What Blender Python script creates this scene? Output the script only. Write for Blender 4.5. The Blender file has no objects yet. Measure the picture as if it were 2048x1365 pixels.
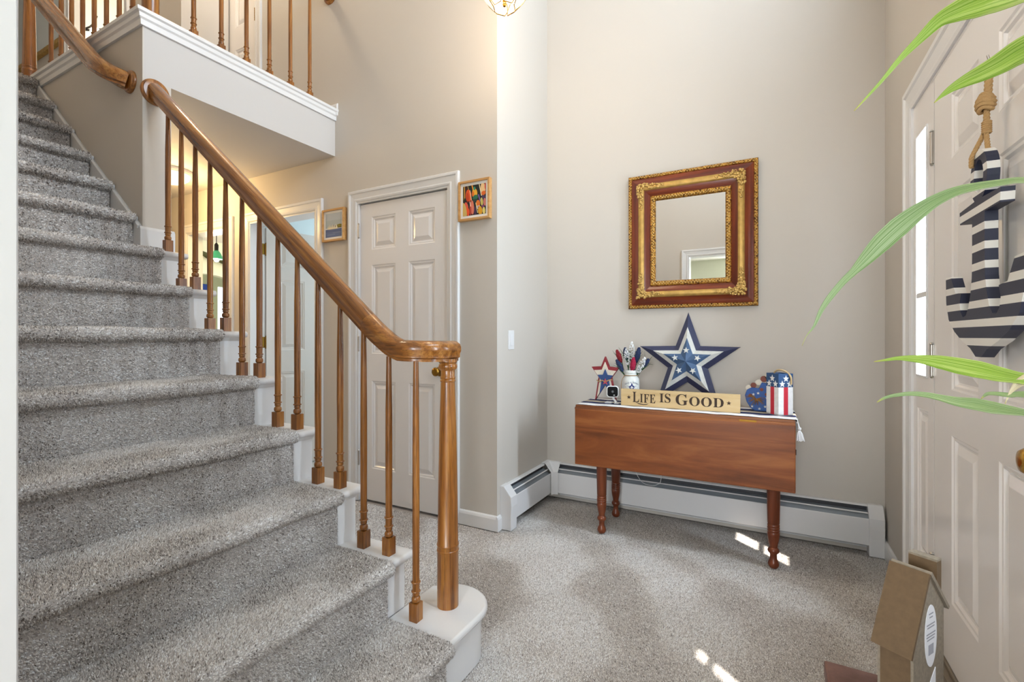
import bpy, bmesh, math, random
import numpy as np
from mathutils import Vector, Matrix, noise as mnoise
random.seed(7)
RNG = np.random.default_rng(11)
SC = bpy.context.scene
COL = SC.collection
PI = math.pi

# ------------------------------------------------------------------ camera
cam_d = bpy.data.cameras.new('camera')
cam_d.sensor_width = 36.0
cam_d.lens = 950.0 / 2048.0 * 36.0
cam_d.shift_y = -8.5 / 2048.0
cam_d.clip_start = 0.01
cam = bpy.data.objects.new('camera', cam_d)
cam.location = (0, 0, 1.12)
cam.rotation_euler = (PI / 2, 0, math.atan2(515, 950))
COL.objects.link(cam)
SC.camera = cam

# ------------------------------------------------------------------ world, sun, window light, exposure
SC.view_settings.view_transform = 'Standard'
SC.view_settings.look = 'None'
SC.view_settings.gamma = 1.0
SC.view_settings.use_curve_mapping = False
SC.view_settings.exposure = 0.36
try:
    cy = SC.cycles; cy.max_bounces = 6; cy.diffuse_bounces = 3; cy.glossy_bounces = 3; cy.transmission_bounces = 4; cy.transparent_max_bounces = 6; cy.adaptive_threshold = 0.12
    cy.caustics_reflective = False; cy.caustics_refractive = False
except Exception: pass
W = bpy.data.worlds.new('world'); SC.world = W
W.use_nodes = True
W.node_tree.nodes['Background'].inputs[0].default_value = (0.80, 0.90, 1.0, 1)
W.node_tree.nodes['Background'].inputs[1].default_value = 2.0

def light(name, kind, loc, energy, color, size=None, aim=None, **kw):
    d = bpy.data.lights.new(name, kind)
    d.energy = energy; d.color = color
    if kind == 'AREA':
        d.shape = 'RECTANGLE'; d.size, d.size_y = size
    elif kind == 'POINT' or kind == 'SPOT':
        d.shadow_soft_size = size or 0.05
    for k, v in kw.items(): setattr(d, k, v)
    o = bpy.data.objects.new(name, d)
    o.location = loc
    if aim is not None:
        o.rotation_euler = Vector(aim).to_track_quat('-Z', 'Y').to_euler()
    COL.objects.link(o)
    return o

light('sun', 'SUN', (3, -2, 6), 8.0, (1.0, 0.95, 0.86), aim=(-0.73, 0.63, -1.66), angle=0.012)
# daylight lamps at the windows; the high and living-room back windows are added
DAY = (0.70, 0.85, 1.0)
light('daylight_sidelight_far', 'AREA', (0.66, 2.365, 1.44), 26, DAY, (0.14, 0.94), aim=(-1, 0, 0))
light('daylight_sidelight_near', 'AREA', (0.66, 1.12, 1.44), 13, DAY, (0.14, 0.94), aim=(-1, 0, 0))
light('added_high_window_light', 'AREA', (0.62, 1.55, 3.75), 62, DAY, (1.35, 1.3), aim=(-1, 0, 0))  # added lamp at an invented high window, cool light for niche and risers
light('added_living_back_light', 'AREA', (0.0, -2.74, 1.4), 62, (0.88, 0.94, 1.0), (0.86, 1.46), aim=(0, 1, 0))  # added: unseen window placed to light the mirror wall and table
light('added_living_fill_light', 'AREA', (-2.65, -2.74, 1.4), 28, (0.93, 0.96, 1.0), (1.86, 1.46), aim=(0, 1, 0))  # added: second unseen back window, serves as fill
light('daylight_living_front', 'AREA', (0.60, -1.5, 1.4), 8, (0.88, 0.94, 1.0), (1.56, 1.46), aim=(-1, 0, 0))
light('daylight_upstairs', 'AREA', (-5.45, 3.9, 3.9), 40, (1.0, 0.97, 0.9), (1.6, 1.6), aim=(0, -1, 0))
light('daylight_kitchen', 'AREA', (-6.0, 5.85, 1.6), 70, (1.0, 0.98, 0.92), (2.0, 1.6), aim=(0, -1, 0))
light('daylight_bathroom', 'AREA', (-3.2, 4.1, 1.5), 16, (0.86, 0.94, 1.0), (0.8, 1.0), aim=(0, -1, 0))

# ------------------------------------------------------------------ mesh helpers
class MB:
    def __init__(s): s.v = []; s.f = []; s.m = []
    def add(s, vs, fs, m=0):
        n = len(s.v); s.v += [tuple(map(float, p)) for p in vs]
        s.f += [tuple(i + n for i in f) for f in fs]; s.m += [m] * len(fs); return s
    def box(s, x0, x1, y0, y1, z0, z1, m=0):
        if x0 > x1: x0, x1 = x1, x0
        if y0 > y1: y0, y1 = y1, y0
        if z0 > z1: z0, z1 = z1, z0
        return s.add([(x0,y0,z0),(x1,y0,z0),(x1,y1,z0),(x0,y1,z0),(x0,y0,z1),(x1,y0,z1),(x1,y1,z1),(x0,y1,z1)],
                     [(3,2,1,0),(4,5,6,7),(0,1,5,4),(1,2,6,5),(2,3,7,6),(3,0,4,7)], m)
    def prism(s, poly, axis, a, b, m=0):
        n = len(poly)
        def P(u, w, t): return {'x': (t, u, w), 'y': (u, t, w), 'z': (u, w, t)}[axis]
        vs = [P(u, w, a) for u, w in poly] + [P(u, w, b) for u, w in poly]
        fs = [tuple(range(n)), tuple(range(2 * n - 1, n - 1, -1))]
        fs += [(i, i + n, (i + 1) % n + n, (i + 1) % n) for i in range(n)]
        return s.add(vs, fs, m)
    def lathe(s, prof, c=(0, 0, 0), seg=20, m=0, axis='z'):
        vs = []; fs = []
        for r, z in prof:
            for k in range(seg):
                a = 2 * PI * k / seg
                p = (r * math.cos(a), r * math.sin(a), z)
                if axis == 'x': p = (p[2], p[0], p[1])
                elif axis == 'y': p = (p[1], p[2], p[0])
                vs.append((p[0] + c[0], p[1] + c[1], p[2] + c[2]))
        n = len(prof)
        for i in range(n - 1):
            for k in range(seg):
                k2 = (k + 1) % seg
                fs.append((i*seg+k, i*seg+k2, (i+1)*seg+k2, (i+1)*seg+k))
        fs.append(tuple(range(seg - 1, -1, -1))); fs.append(tuple(range((n-1)*seg, n*seg)))
        return s.add(vs, fs, m)
    def sweep(s, prof, path, up=(0, 0, 1), m=0, closed=False, scales=None, caps=True):
        P = [Vector(p) for p in path]; n = len(P); k = len(prof); up = Vector(up); vs = []; fs = []
        for i, p in enumerate(P):
            if closed: t = (P[(i+1) % n] - P[i-1])
            else: t = (P[min(i+1, n-1)] - P[max(i-1, 0)])
            t.normalize()
            sd = t.cross(up)
            if sd.length < 1e-4: sd = t.cross(Vector((0.3, 1, 0.1)))
            sd.normalize(); nn = sd.cross(t).normalized()
            q = scales[i] if scales else 1.0
            for a, b in prof: vs.append(p + sd * (a * q) + nn * (b * q))
        for i in range(n if closed else n - 1):
            for j in range(k):
                j2 = (j + 1) % k; i2 = (i + 1) % n
                fs.append((i*k+j, i2*k+j, i2*k+j2, i*k+j2))
        if not closed and caps:
            fs.append(tuple(range(k))); fs.append(tuple(range(n*k-1, (n-1)*k-1, -1)))
        return s.add(vs, fs, m)
    def tube(s, path, r, seg=8, m=0, closed=False):
        rs = r if isinstance(r, (list, tuple)) else None
        prof = [(math.cos(2*PI*k/seg), math.sin(2*PI*k/seg)) for k in range(seg)]
        return s.sweep(prof, path, m=m, closed=closed, scales=rs or [r] * len(path))
    def ball(s, c, r, seg=10, rings=6, m=0):
        rx, ry, rz = r if isinstance(r, (list, tuple)) else (r, r, r)
        vs = [(c[0], c[1], c[2] - rz)]; fs = []
        for i in range(1, rings):
            t = PI * i / rings - PI / 2
            for k in range(seg):
                a = 2 * PI * k / seg
                vs.append((c[0] + rx*math.cos(t)*math.cos(a), c[1] + ry*math.cos(t)*math.sin(a), c[2] + rz*math.sin(t)))
        vs.append((c[0], c[1], c[2] + rz)); L = len(vs) - 1
        for k in range(seg):
            k2 = (k + 1) % seg
            fs.append((0, 1 + k2, 1 + k)); fs.append((L, L - seg + k, L - seg + k2))
            for i in range(rings - 2):
                b = 1 + i * seg
                fs.append((b + k, b + k2, b + seg + k2, b + seg + k))
        return s.add(vs, fs, m)
    def xf(s, M, start=0):
        for i in range(start, len(s.v)): s.v[i] = tuple(M @ Vector(s.v[i]))
        return s

ORG = {}
def empty(name, loc, label=None, cat=None, group=None, kind=None):
    o = bpy.data.objects.new(name, None); o.empty_display_size = 0.05
    o.location = loc; COL.objects.link(o); ORG[o.name] = Vector(loc)
    tag(o, label, cat, group, kind); return o
def tag(o, label=None, cat=None, group=None, kind=None):
    if label: o['label'] = label
    if cat: o['category'] = cat
    if group: o['group'] = group
    if kind: o['kind'] = kind
    return o
def place(o, parent, org):
    """parent o (whose mesh is centred on world point org) under parent; no object here is rotated, so offsets are enough."""
    ORG[o.name] = Vector(org)
    if parent is not None:
        o.parent = parent; o.location = Vector(org) - ORG[parent.name]
    else: o.location = org
    COL.objects.link(o); return o
def obj(name, mb, mat, parent=None, smooth=None, bevel=None, org=None, seg=2, recalc=True):
    """one mesh object from world-space geometry"""
    if org is None: org = ORG[parent.name] if parent is not None else (0, 0, 0)
    org = Vector(org)
    me = bpy.data.meshes.new(name)
    me.from_pydata([(x - org.x, y - org.y, z - org.z) for x, y, z in mb.v], [], mb.f)
    mats = mat if isinstance(mat, (list, tuple)) else [mat]
    for mm in mats: me.materials.append(mm)
    if len(mats) > 1: me.polygons.foreach_set('material_index', mb.m)
    if recalc:
        bm = bmesh.new(); bm.from_mesh(me); bmesh.ops.recalc_face_normals(bm, faces=bm.faces); bm.to_mesh(me); bm.free()
    if smooth is not None:
        me.polygons.foreach_set('use_smooth', [True] * len(me.polygons))
        me.set_sharp_from_angle(angle=math.radians(smooth))
    me.update()
    o = bpy.data.objects.new(name, me)
    if bevel:
        b = o.modifiers.new('bevel', 'BEVEL'); b.width = bevel; b.segments = seg
        b.limit_method = 'ANGLE'; b.angle_limit = math.radians(40)
    return place(o, parent, org)
def dup(o, parent, org, name=None):
    """copy of one mesh object sharing its data"""
    c = o.copy()
    return place(c, parent, org)
def struct(name, mb, mat, bevel=None, smooth=None):
    return tag(obj(name, mb, mat, None, smooth, bevel), kind='structure')
def bez(pts, n=12):
    """Catmull-Rom through pts"""
    P = [Vector(p) for p in pts]; P = [2*P[0]-P[1]] + P + [2*P[-1]-P[-2]]; out = []
    for i in range(1, len(P) - 2):
        for k in range(n):
            t = k / n; a, b, c, d = P[i-1:i+3]
            out.append(0.5*((2*b) + (c-a)*t + (2*a-5*b+4*c-d)*t*t + (3*b-a-3*c+d)*t**3))
    out.append(P[-2]); return out
def star(R, r, n=5, rot=PI/2, cx=0, cy=0):
    return [(cx + (R if k % 2 == 0 else r)*math.cos(rot + PI*k/n), cy + (R if k % 2 == 0 else r)*math.sin(rot + PI*k/n)) for k in range(2*n)]

# ------------------------------------------------------------------ materials
def lin(c):
    def f(u):
        u /= 255.0
        return u / 12.92 if u <= 0.04045 else ((u + 0.055) / 1.055) ** 2.4
    return (f(c[0]), f(c[1]), f(c[2]), 1)
class NT:
    def __init__(s, name):
        s.mat = bpy.data.materials.new(name); s.mat.use_nodes = True
        s.t = s.mat.node_tree; s.b = s.t.nodes['Principled BSDF']
    def n(s, typ, **kw):
        x = s.t.nodes.new(typ)
        for k, v in kw.items():
            if k in x.inputs.keys(): x.inputs[k].default_value = v
            else: setattr(x, k, v)
        return x
    def l(s, a, b): s.t.links.new(a, b)
    def coords(s, scale=(1, 1, 1), rot=(0, 0, 0), src='Object', rnd=False):
        tc = s.n('ShaderNodeTexCoord'); mp = s.n('ShaderNodeMapping')
        mp.inputs['Scale'].default_value = scale
        out = tc.outputs[src]
        if any(rot):
            m0 = s.n('ShaderNodeMapping'); m0.inputs['Rotation'].default_value = rot; s.l(out, m0.inputs[0]); out = m0.outputs[0]
        if rnd:
            oi = s.n('ShaderNodeObjectInfo'); ad = s.n('ShaderNodeVectorMath', operation='MULTIPLY_ADD')
            cm = s.n('ShaderNodeCombineXYZ'); s.l(oi.outputs['Random'], cm.inputs[0]); s.l(oi.outputs['Random'], cm.inputs[2])
            s.l(cm.outputs[0], ad.inputs[0]); ad.inputs[1].default_value = (7.3, 3.1, 5.7); s.l(out, ad.inputs[2]); out = ad.outputs[0]
        s.l(out, mp.inputs[0]); return mp.outputs[0]
    def ramp(s, fac, stops, interp='LINEAR'):
        r = s.n('ShaderNodeValToRGB'); e = r.color_ramp.elements; r.color_ramp.interpolation = interp
        while len(e) < len(stops): e.new(0.5)
        for i, (p, c) in enumerate(stops): e[i].position = p; e[i].color = c
        s.l(fac, r.inputs[0]); return r.outputs[0]
    def bump(s, h, strength=0.2, dist=0.002):
        b = s.n('ShaderNodeBump', Strength=strength, Distance=dist); s.l(h, b.inputs['Height']); s.l(b.outputs[0], s.b.inputs['Normal']); return b
    def base(s, c):
        if hasattr(c, 'is_output'): s.l(c, s.b.inputs['Base Color'])
        else: s.b.inputs['Base Color'].default_value = c
    def set(s, **kw):
        for k, v in kw.items(): s.b.inputs[k.replace('_', ' ')].default_value = v
        return s.mat
MATS = {}
def flat(name, c, rough=0.5, metal=0.0, spec=0.5, bump=0, bscale=300, bdist=0.001, var=0.0, coat=0, vscale=6):
    if name in MATS: return MATS[name]
    t = NT(name); c = lin(c)
    t.base(c)
    if var:
        co = t.coords((vscale, vscale, vscale)); nz = t.n('ShaderNodeTexNoise', Scale=1.0, Detail=4.0); t.l(co, nz.inputs['Vector'])
        lo = tuple(x * (1 - var) for x in c[:3]) + (1,); hi = tuple(min(1, x * (1 + var)) for x in c[:3]) + (1,)
        t.base(t.ramp(nz.outputs['Fac'], [(0.3, lo), (0.7, hi)]))
    if bump:
        co = t.coords((1, 1, 1)); nz = t.n('ShaderNodeTexNoise', Scale=float(bscale), Detail=3.0); t.l(co, nz.inputs['Vector'])
        t.bump(nz.outputs['Fac'], bump, bdist)
    t.set(Roughness=rough, Metallic=metal, Specular_IOR_Level=spec, Coat_Weight=coat)
    MATS[name] = t.mat; return t.mat
def wood(name, cols, grain='z', scale=1.0, rough=0.35, rot=(0, 0, 0), coat=0.0, pores=True, rnd=False, cathedral=0.0, stretch=30):
    if name in MATS: return MATS[name]
    t = NT(name)
    sc = {'x': (1.6, stretch, stretch), 'y': (stretch, 1.6, stretch), 'z': (stretch, stretch, 1.6)}[grain]
    co = t.coords(tuple(x * scale for x in sc), rot, rnd=rnd)
    n1 = t.n('ShaderNodeTexNoise', Scale=1.0, Detail=6.0, Roughness=0.6, Distortion=0.4 + cathedral); t.l(co, n1.inputs['Vector'])
    base = t.ramp(n1.outputs['Fac'], [(0.28, lin(cols[0])), (0.5, lin(cols[1])), (0.72, lin(cols[2]))])
    if pores:
        co2 = t.coords(tuple(x * scale * (4.5 if x > 5 else 3.0) for x in sc), rot, rnd=rnd)
        n2 = t.n('ShaderNodeTexNoise', Scale=1.0, Detail=3.0, Roughness=0.7); t.l(co2, n2.inputs['Vector'])
        pr = t.ramp(n2.outputs['Fac'], [(0.36, (0.45, 0.40, 0.36, 1)), (0.50, (1, 1, 1, 1))])
        mx = t.n('ShaderNodeMix', data_type='RGBA', blend_type='MULTIPLY'); mx.inputs[0].default_value = 0.75
        t.l(base, mx.inputs[6]); t.l(pr, mx.inputs[7]); base = mx.outputs[2]
        t.bump(n2.outputs['Fac'], 0.12, 0.001)
    t.base(base)
    t.set(Roughness=rough, Coat_Weight=coat, Coat_Roughness=0.15)
    MATS[name] = t.mat; return t.mat
def emit(name, c, s):
    t = NT(name); t.set(Base_Color=(0, 0, 0, 1), Emission_Color=tuple(c) + (1,), Emission_Strength=s, Roughness=1.0); return t.mat
def wallpaint(name, c):
    t = NT(name); t.base(lin(c))
    co = t.coords((1, 1, 1)); nz = t.n('ShaderNodeTexNoise', Scale=240.0, Detail=3.0); t.l(co, nz.inputs['Vector'])
    t.bump(nz.outputs['Fac'], 0.08, 0.001); t.set(Roughness=0.62, Specular_IOR_Level=0.35); return t.mat

PAINT = wallpaint('wall_paint_greige', (206, 198, 188))
CEILW = wallpaint('ceiling_paint_white', (226, 221, 212))
LIVW = wallpaint('wall_paint_sage', (196, 196, 178))
BATHW = wallpaint('wall_paint_pale_blue', (206, 218, 220))
KITW = wallpaint('wall_paint_kitchen', (226, 228, 206))
TRIM = flat('white_semigloss', (229, 227, 226), 0.28, bump=0.03, bscale=60)
DOORW = flat('white_door_paint', (238, 233, 230), 0.17, bump=0.04, bscale=45)
OAK_C = [(90, 50, 16), (150, 92, 35), (190, 132, 64)]
OAKZ = wood('oak_upright', OAK_C, 'z', 1.3, 0.30, coat=0.35, rnd=True)
OAKR = wood('oak_rail', OAK_C, 'x', 1.3, 0.26, rot=(0, -math.atan2(0.1925, 0.2367), 0), coat=0.5)
OAKX = wood('oak_level', OAK_C, 'x', 1.3, 0.28, coat=0.4)
OAKY = wood('oak_cross', OAK_C, 'y', 1.3, 0.28, coat=0.4)
CHERRY = wood('cherry_board', [(92, 44, 17), (136, 73, 32), (176, 108, 56)], 'x', 0.55, 0.36, pores=False, cathedral=0.6, stretch=16)
CHERRYZ = wood('cherry_turned', [(82, 36, 18), (112, 54, 28), (134, 70, 38)], 'z', 0.8, 0.30, pores=False, rnd=True)
CHERRYD = wood('cherry_edge', [(84, 42, 20), (128, 74, 40), (158, 100, 58)], 'x', 0.8, 0.4, pores=False)
PINE = wood('pine_sign', [(196, 162, 110), (212, 182, 132), (222, 198, 152)], 'x', 0.7, 0.5, pores=False)
LOAK = wood('light_oak_frame', [(176, 124, 66), (202, 152, 92), (216, 170, 112)], 'x', 1.4, 0.45, pores=False)
BRASS = flat('brass', (196, 150, 70), 0.22, 1.0)
ABRASS = flat('antique_brass', (150, 112, 48), 0.32, 1.0)
NICKEL = flat('satin_nickel', (190, 184, 176), 0.34, 1.0)
BLACKM = flat('black_metal', (26, 24, 24), 0.45, 0.6)
HEATW = flat('heater_enamel', (232, 230, 230), 0.32)
DARK = flat('dark_slot', (70, 70, 74), 0.6)
FIN = flat('heater_fin', (140, 146, 152), 0.45, 0.3)
CARPETB = flat('carpet_backing', (180, 172, 167), 0.95, spec=0.1, var=0.2, vscale=160)
# ------------------------------------------------------------------ room shell
XS, YC, YM, XF, YB = -1.38, 2.365, 3.068, 0.523, 0.22     # niche wall, hall wall, mirror wall, front-door wall, entry wall
ZC, ZU, ZT = 2.40, 2.6835, 5.10                             # hall ceiling, upper floor, top ceiling
XG, YW0, YW1 = -2.71, 1.187, 1.314                        # gallery edge, stair wall faces
def wall_x(y0, y1, x0, x1, z0, z1, holes=()):
    m = MB(); xs = sorted({x0, x1} | {h[0] for h in holes} | {h[1] for h in holes})
    for a, b in zip(xs, xs[1:]):
        hs = sorted([h for h in holes if h[0] <= a and h[1] >= b], key=lambda h: h[2]); z = z0
        for h in hs:
            if h[2] > z: m.box(a, b, y0, y1, z, h[2])
            z = h[3]
        if z < z1: m.box(a, b, y0, y1, z, z1)
    return m
def wall_y(x0, x1, y0, y1, z0, z1, holes=()):
    m = wall_x(x0, x1, y0, y1, z0, z1, holes)
    m.v = [(y, x, z) for x, y, z in m.v]; return m

m = MB(); m.box(-6.6, 0.66, YB - 0.13, 3.25, -0.12, -0.006); FLOOR = struct('floor', m, CARPETB)
struct('wall_far', MB().box(XS - 0.12, XF, YM, YM + 0.12, 0, ZT), PAINT)
struct('wall_niche', MB().box(XS - 0.12, XS, YC, YM, 0, ZT), PAINT)
D1 = (-2.49, -1.715); O2 = (-3.694, -2.905); O1 = (-4.60, -3.98); ZD = 2.045
struct('wall_hall', wall_x(YC, YC + 0.12, -6.6, XS - 0.12, 0, ZC,
       [D1 + (0, ZD), O2 + (0, ZD), O1 + (0, ZD)]), PAINT)
D4 = (-4.30, -3.61)
struct('wall_upper_hall', wall_x(YC, YC + 0.12, -4.42, XS - 0.12, ZC, ZT, [D4 + (ZU, ZU + 2.045)]), PAINT)
mu = wall_x(2.0, 2.12, -9.0, -4.0, ZU, ZT, [(-5.95, -4.86, ZU, ZU + 2.045)])
mu.box(-4.0, -3.98, 2.0, YC, ZU, ZT); struct('wall_upper_bedroom', mu, PAINT)
struct('wall_front', wall_y(XF, XF + 0.16, -0.2, YM + 0.12, 0, ZT, [(0.99, 2.495, 0, 2.055), (0.8, 2.3, 3.05, 4.45)]), PAINT)
struct('wall_entry', wall_x(YB - 0.13, YB, -9.0, XF, 0, ZT, [(-0.834, 0.43, 0, 2.06)]), PAINT)
struct('wall_stair', MB().box(-9.0, XG, YW0, YW1, 0, ZC).box(-3.96, XG, YW0, YW0 + 0.005, ZC, ZU - 0.02), PAINT)
struct('wall_hall_end', MB().box(-6.72, -6.6, YW1, YC + 0.12, 0, ZC), PAINT)
struct('wall_upper_end', MB().box(-9.1, -9.0, YB, 2.1, ZC, ZT), PAINT)
struct('ceiling', MB().box(-9.1, XF + 0.16, YB - 0.13, YM + 0.12, ZT, ZT + 0.1), CEILW)
# gallery slab: fascia, hall ceiling and upper floor
FASC = wallpaint('fascia_paint', (203, 198, 194))
g = MB(); g.box(-9.0, XG, YW0 + 0.005, YC, ZC, ZU - 0.005); g.box(-9.0, -3.96, YB, YW0, ZC, ZU - 0.005)
struct('ceiling_hall', g, FASC)
# exterior: unseen eave added to block sun at the high window, porch slab, lawn seen through the sidelights
struct('sun_block_eave', MB().box(XF + 0.16, XF + 1.05, -1.5, 4.5, 4.78, 4.9), TRIM)
struct('ground_outside', MB().box(XF + 0.16, 30, -15, 18, -0.25, -0.06), flat('lawn', (120, 132, 96), 0.9))

# window panes of the front wall
GLASS = NT('window_glass')
_tr = GLASS.n('ShaderNodeBsdfTransparent'); _gl = GLASS.n('ShaderNodeBsdfGlossy', Roughness=0.02); _mx = GLASS.n('ShaderNodeMixShader'); _mx.inputs[0].default_value = 0.06
GLASS.l(_tr.outputs[0], _mx.inputs[1]); GLASS.l(_gl.outputs[0], _mx.inputs[2]); GLASS.l(_mx.outputs[0], GLASS.t.nodes['Material Output'].inputs[0]); GLASS = GLASS.mat
hw = struct('window_3_added', MB().box(XF + 0.02, XF + 0.06, 0.8, 0.86, 3.05, 4.45).box(XF+0.02, XF+0.06, 2.24, 2.3, 3.05, 4.45)
            .box(XF+0.02, XF+0.06, 0.86, 2.24, 3.05, 3.11).box(XF+0.02, XF+0.06, 0.86, 2.24, 4.39, 4.45).box(XF+0.02, XF+0.06, 1.53, 1.57, 3.11, 4.39), TRIM)  # unseen high window, added to bring in cool daylight
for ya, yb in ((0.86, 1.53), (1.57, 2.24)): obj('pane', MB().box(XF + 0.036, XF + 0.040, ya, yb, 3.11, 4.39), GLASS, hw)

# ------------------------------------------------------------------ casings, baseboards
CAS = [(0, 0), (0, 0.010), (0.010, 0.013), (0.016, 0.013), (0.020, 0.010), (0.052, 0.014), (0.058, 0.019), (0.072, 0.019), (0.076, 0.015), (0.076, 0)]
def casing(name, u0, u1, z0, z1, plane, out, axis='y', k=1.0, foot=True, mat=None):
    """casing round an opening u0..u1 up to z1 on a wall plane; out = direction of its relief"""
    mat = mat or TRIM
    e = empty(name, ((u0+u1)/2 if axis == 'y' else plane, plane if axis == 'y' else (u0+u1)/2, z0), kind='structure')
    def W3(u, d, z): return (u, plane + out*d, z) if axis == 'y' else (plane + out*d, u, z)
    for side, u in ((-1, u0), (1, u1)):
        mb = MB(); n = len(CAS)
        vs = [W3(u + side*a*k, b*k, z0) for a, b in CAS] + [W3(u + side*a*k, b*k, z1 + a*k) for a, b in CAS]
        mb.add(vs, [(i, i+1, n+i+1, n+i) for i in range(n-1)] + [(n-1, 0, n, 2*n-1), tuple(range(n)), tuple(range(2*n-1, n-1, -1))])
        obj('casing_side', mb, mat, e)
    mb = MB(); n = len(CAS)
    vs = [W3(u0 - a*k, b*k, z1 + a*k) for a, b in CAS] + [W3(u1 + a*k, b*k, z1 + a*k) for a, b in CAS]
    mb.add(vs, [(i, i+1, n+i+1, n+i) for i in range(n-1)] + [(n-1, 0, n, 2*n-1), tuple(range(n)), tuple(range(2*n-1, n-1, -1))])
    obj('casing_head', mb, mat, e)
    return e
casing('trim_1', D1[0], D1[1], 0, ZD - 0.002, YC, -1)
casing('trim_2', O2[0], O2[1], 0, ZD - 0.002, YC, -1)
casing('trim_3', O1[0], O1[1], 0, ZD - 0.002, YC, -1)
casing('trim_4', D4[0], D4[1], ZU, ZU + ZD, YC, -1)
casing('trim_5', -0.834, 0.43, 0, 2.06, YB, 1)
casing('trim_6', -5.95, -4.86, ZU, ZU + ZD, 2.0, -1)
casing('trim_7', 0.99, 2.495, 0.03, 2.055, XF, -1, axis='x', k=1.25)
def jamb(name, u0, u1, z0, z1, a, b, t=0.014):
    mb = MB(); mb.box(u0, u0 + t, a, b, z0, z1); mb.box(u1 - t, u1, a, b, z0, z1); mb.box(u0 + t, u1 - t, a, b, z1 - t, z1)
    return struct(name, mb, TRIM)
jamb('trim_8', D1[0], D1[1], 0, ZD, YC - 0.006, YC + 0.122)
jamb('trim_9', O2[0], O2[1], 0, ZD, YC - 0.006, YC + 0.122)
jamb('trim_10', O1[0], O1[1], 0, ZD, YC - 0.006, YC + 0.122)
jamb('trim_11', -0.839, 0.435, 0, 2.065, YB - 0.136, YB + 0.006)
jamb('trim_12', D4[0], D4[1], ZU, ZU + ZD, YC - 0.006, YC + 0.122)
BB = [(0, 0), (0.014, 0), (0.014, 0.068), (0.010, 0.080), (0.004, 0.086), (0, 0.086)]
def baseboard(name, axis, a, b, plane, out, z=0.0):
    mb = MB(); poly = [(plane + out*u, z + w) for u, w in BB]
    mb.prism(poly, 'x' if axis == 'x' else 'y', a, b); return struct(name, mb, TRIM)
baseboard('baseboard_hall', 'x', -1.637, XS, YC, -1)
baseboard('baseboard_hall_middle', 'x', -2.829, -2.566, YC, -1)
baseboard('baseboard_niche', 'y', YC - 0.014, 2.396, XS, 1)
baseboard('baseboard_front', 'y', 2.595, YM, XF, -1)
baseboard('baseboard_gallery', 'x', -3.533, XG + 0.03, YC, -1, ZU)
baseboard('baseboard_passage', 'x', -3.902, -3.772, YC, -1)

# ------------------------------------------------------------------ panelled doors
def panel_door(name, W, H, T, xf, panels, mat, kind='structure'):
    """slab in local (u, d, z): u across, d depth (0 = front face, -T back); each panel its own part"""
    org = xf @ Vector((0, 0, 0))
    e = empty(name, org, kind=kind)
    us = sorted({0, W} | {p[0] for p in panels} | {p[1] for p in panels}); zs = sorted({0, H} | {p[2] for p in panels} | {p[3] for p in panels})
    fr = MB()
    for a, b in zip(us, us[1:]):
        for c, d in zip(zs, zs[1:]):
            if any(p[0] <= a and p[1] >= b and p[2] <= c and p[3] >= d for p in panels): continue
            fr.box(a, b, -T, 0, c, d)
    bm_ = fr.xf(xf); o = obj('door_frame', bm_, mat, e)
    wl = o.modifiers.new('weld', 'WELD'); wl.merge_threshold = 1e-5
    for (a, b, c, d) in panels:
        pm = MB(); rings = [(0, 0.0), (0.006, -0.004), (0.014, -0.0045), (0.020, -0.011), (0.026, -0.012), (0.050, -0.003), (0.052, -0.0025)]
        vs = []; fs = []
        for (i, h) in rings: vs += [(a+i, h, c+i), (b-i, h, c+i), (b-i, h, d-i), (a+i, h, d-i)]
        for k in range(len(rings) - 1):
            for j in range(4): fs.append((k*4+j, k*4+(j+1) % 4, k*4+4+(j+1) % 4, k*4+4+j))
        L = len(vs) - 4; fs.append((L, L+1, L+2, L+3))
        n = len(vs); vs += [(a, -T, c), (b, -T, c), (b, -T, d), (a, -T, d)]; fs.append((n+3, n+2, n+1, n))
        fs += [(j, n+j, n+(j+1) % 4, (j+1) % 4) for j in range(4)]
        pm.add(vs, fs); pm.xf(xf); obj('panel', pm, mat, e)
    return e
def six(W, H, s, mw, zz):
    pw = (W - 2*s - mw) / 2
    return [(x, x + pw, a, b) for x in (s, s + pw + mw) for a, b in zz]
def hinge(parent, c, axis, mat, h=0.09, leaf=None):
    mb = MB(); mb.lathe([(0.0055, -h/2), (0.0055, h/2)], c, 10)
    mb.lathe([(0.004, h/2), (0.0065, h/2+0.003), (0.003, h/2+0.009)], c, 10); mb.lathe([(0.003, -h/2-0.008), (0.0065, -h/2-0.003), (0.004, -h/2)], c, 10)
    for k in range(1, 5): mb.lathe([(0.0062, -h/2 + h*k/5 - 0.0012), (0.0062, -h/2 + h*k/5 + 0.0012)], c, 10)
    if leaf: mb.box(*leaf)
    return obj('hinge', mb, mat, parent, smooth=40)
def knob(parent, c, d, mat):
    """round door knob; d = unit direction out of the door"""
    mb = MB(); mb.lathe([(0.031, 0), (0.031, 0.004), (0.024, 0.008), (0.012, 0.010), (0.010, 0.026), (0.019, 0.032), (0.027, 0.042), (0.0275, 0.050), (0.022, 0.058), (0.010, 0.061)], (0, 0, 0), 22)
    q = Vector((0, 0, 1)).rotation_difference(Vector(d)).to_matrix().to_4x4(); mb.xf(Matrix.Translation(c) @ q)
    return obj('door_knob', mb, mat, parent, smooth=50)
def frame(o, u, d, z=(0, 0, 1)):
    u, d, z = Vector(u), Vector(d), Vector(z)
    return Matrix(((u.x, d.x, z.x, o[0]), (u.y, d.y, z.y, o[1]), (u.z, d.z, z.z, o[2]), (0, 0, 0, 1)))
ZZ = [(0.216, 0.810), (0.994, 1.594), (1.698, 1.920)]
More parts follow.
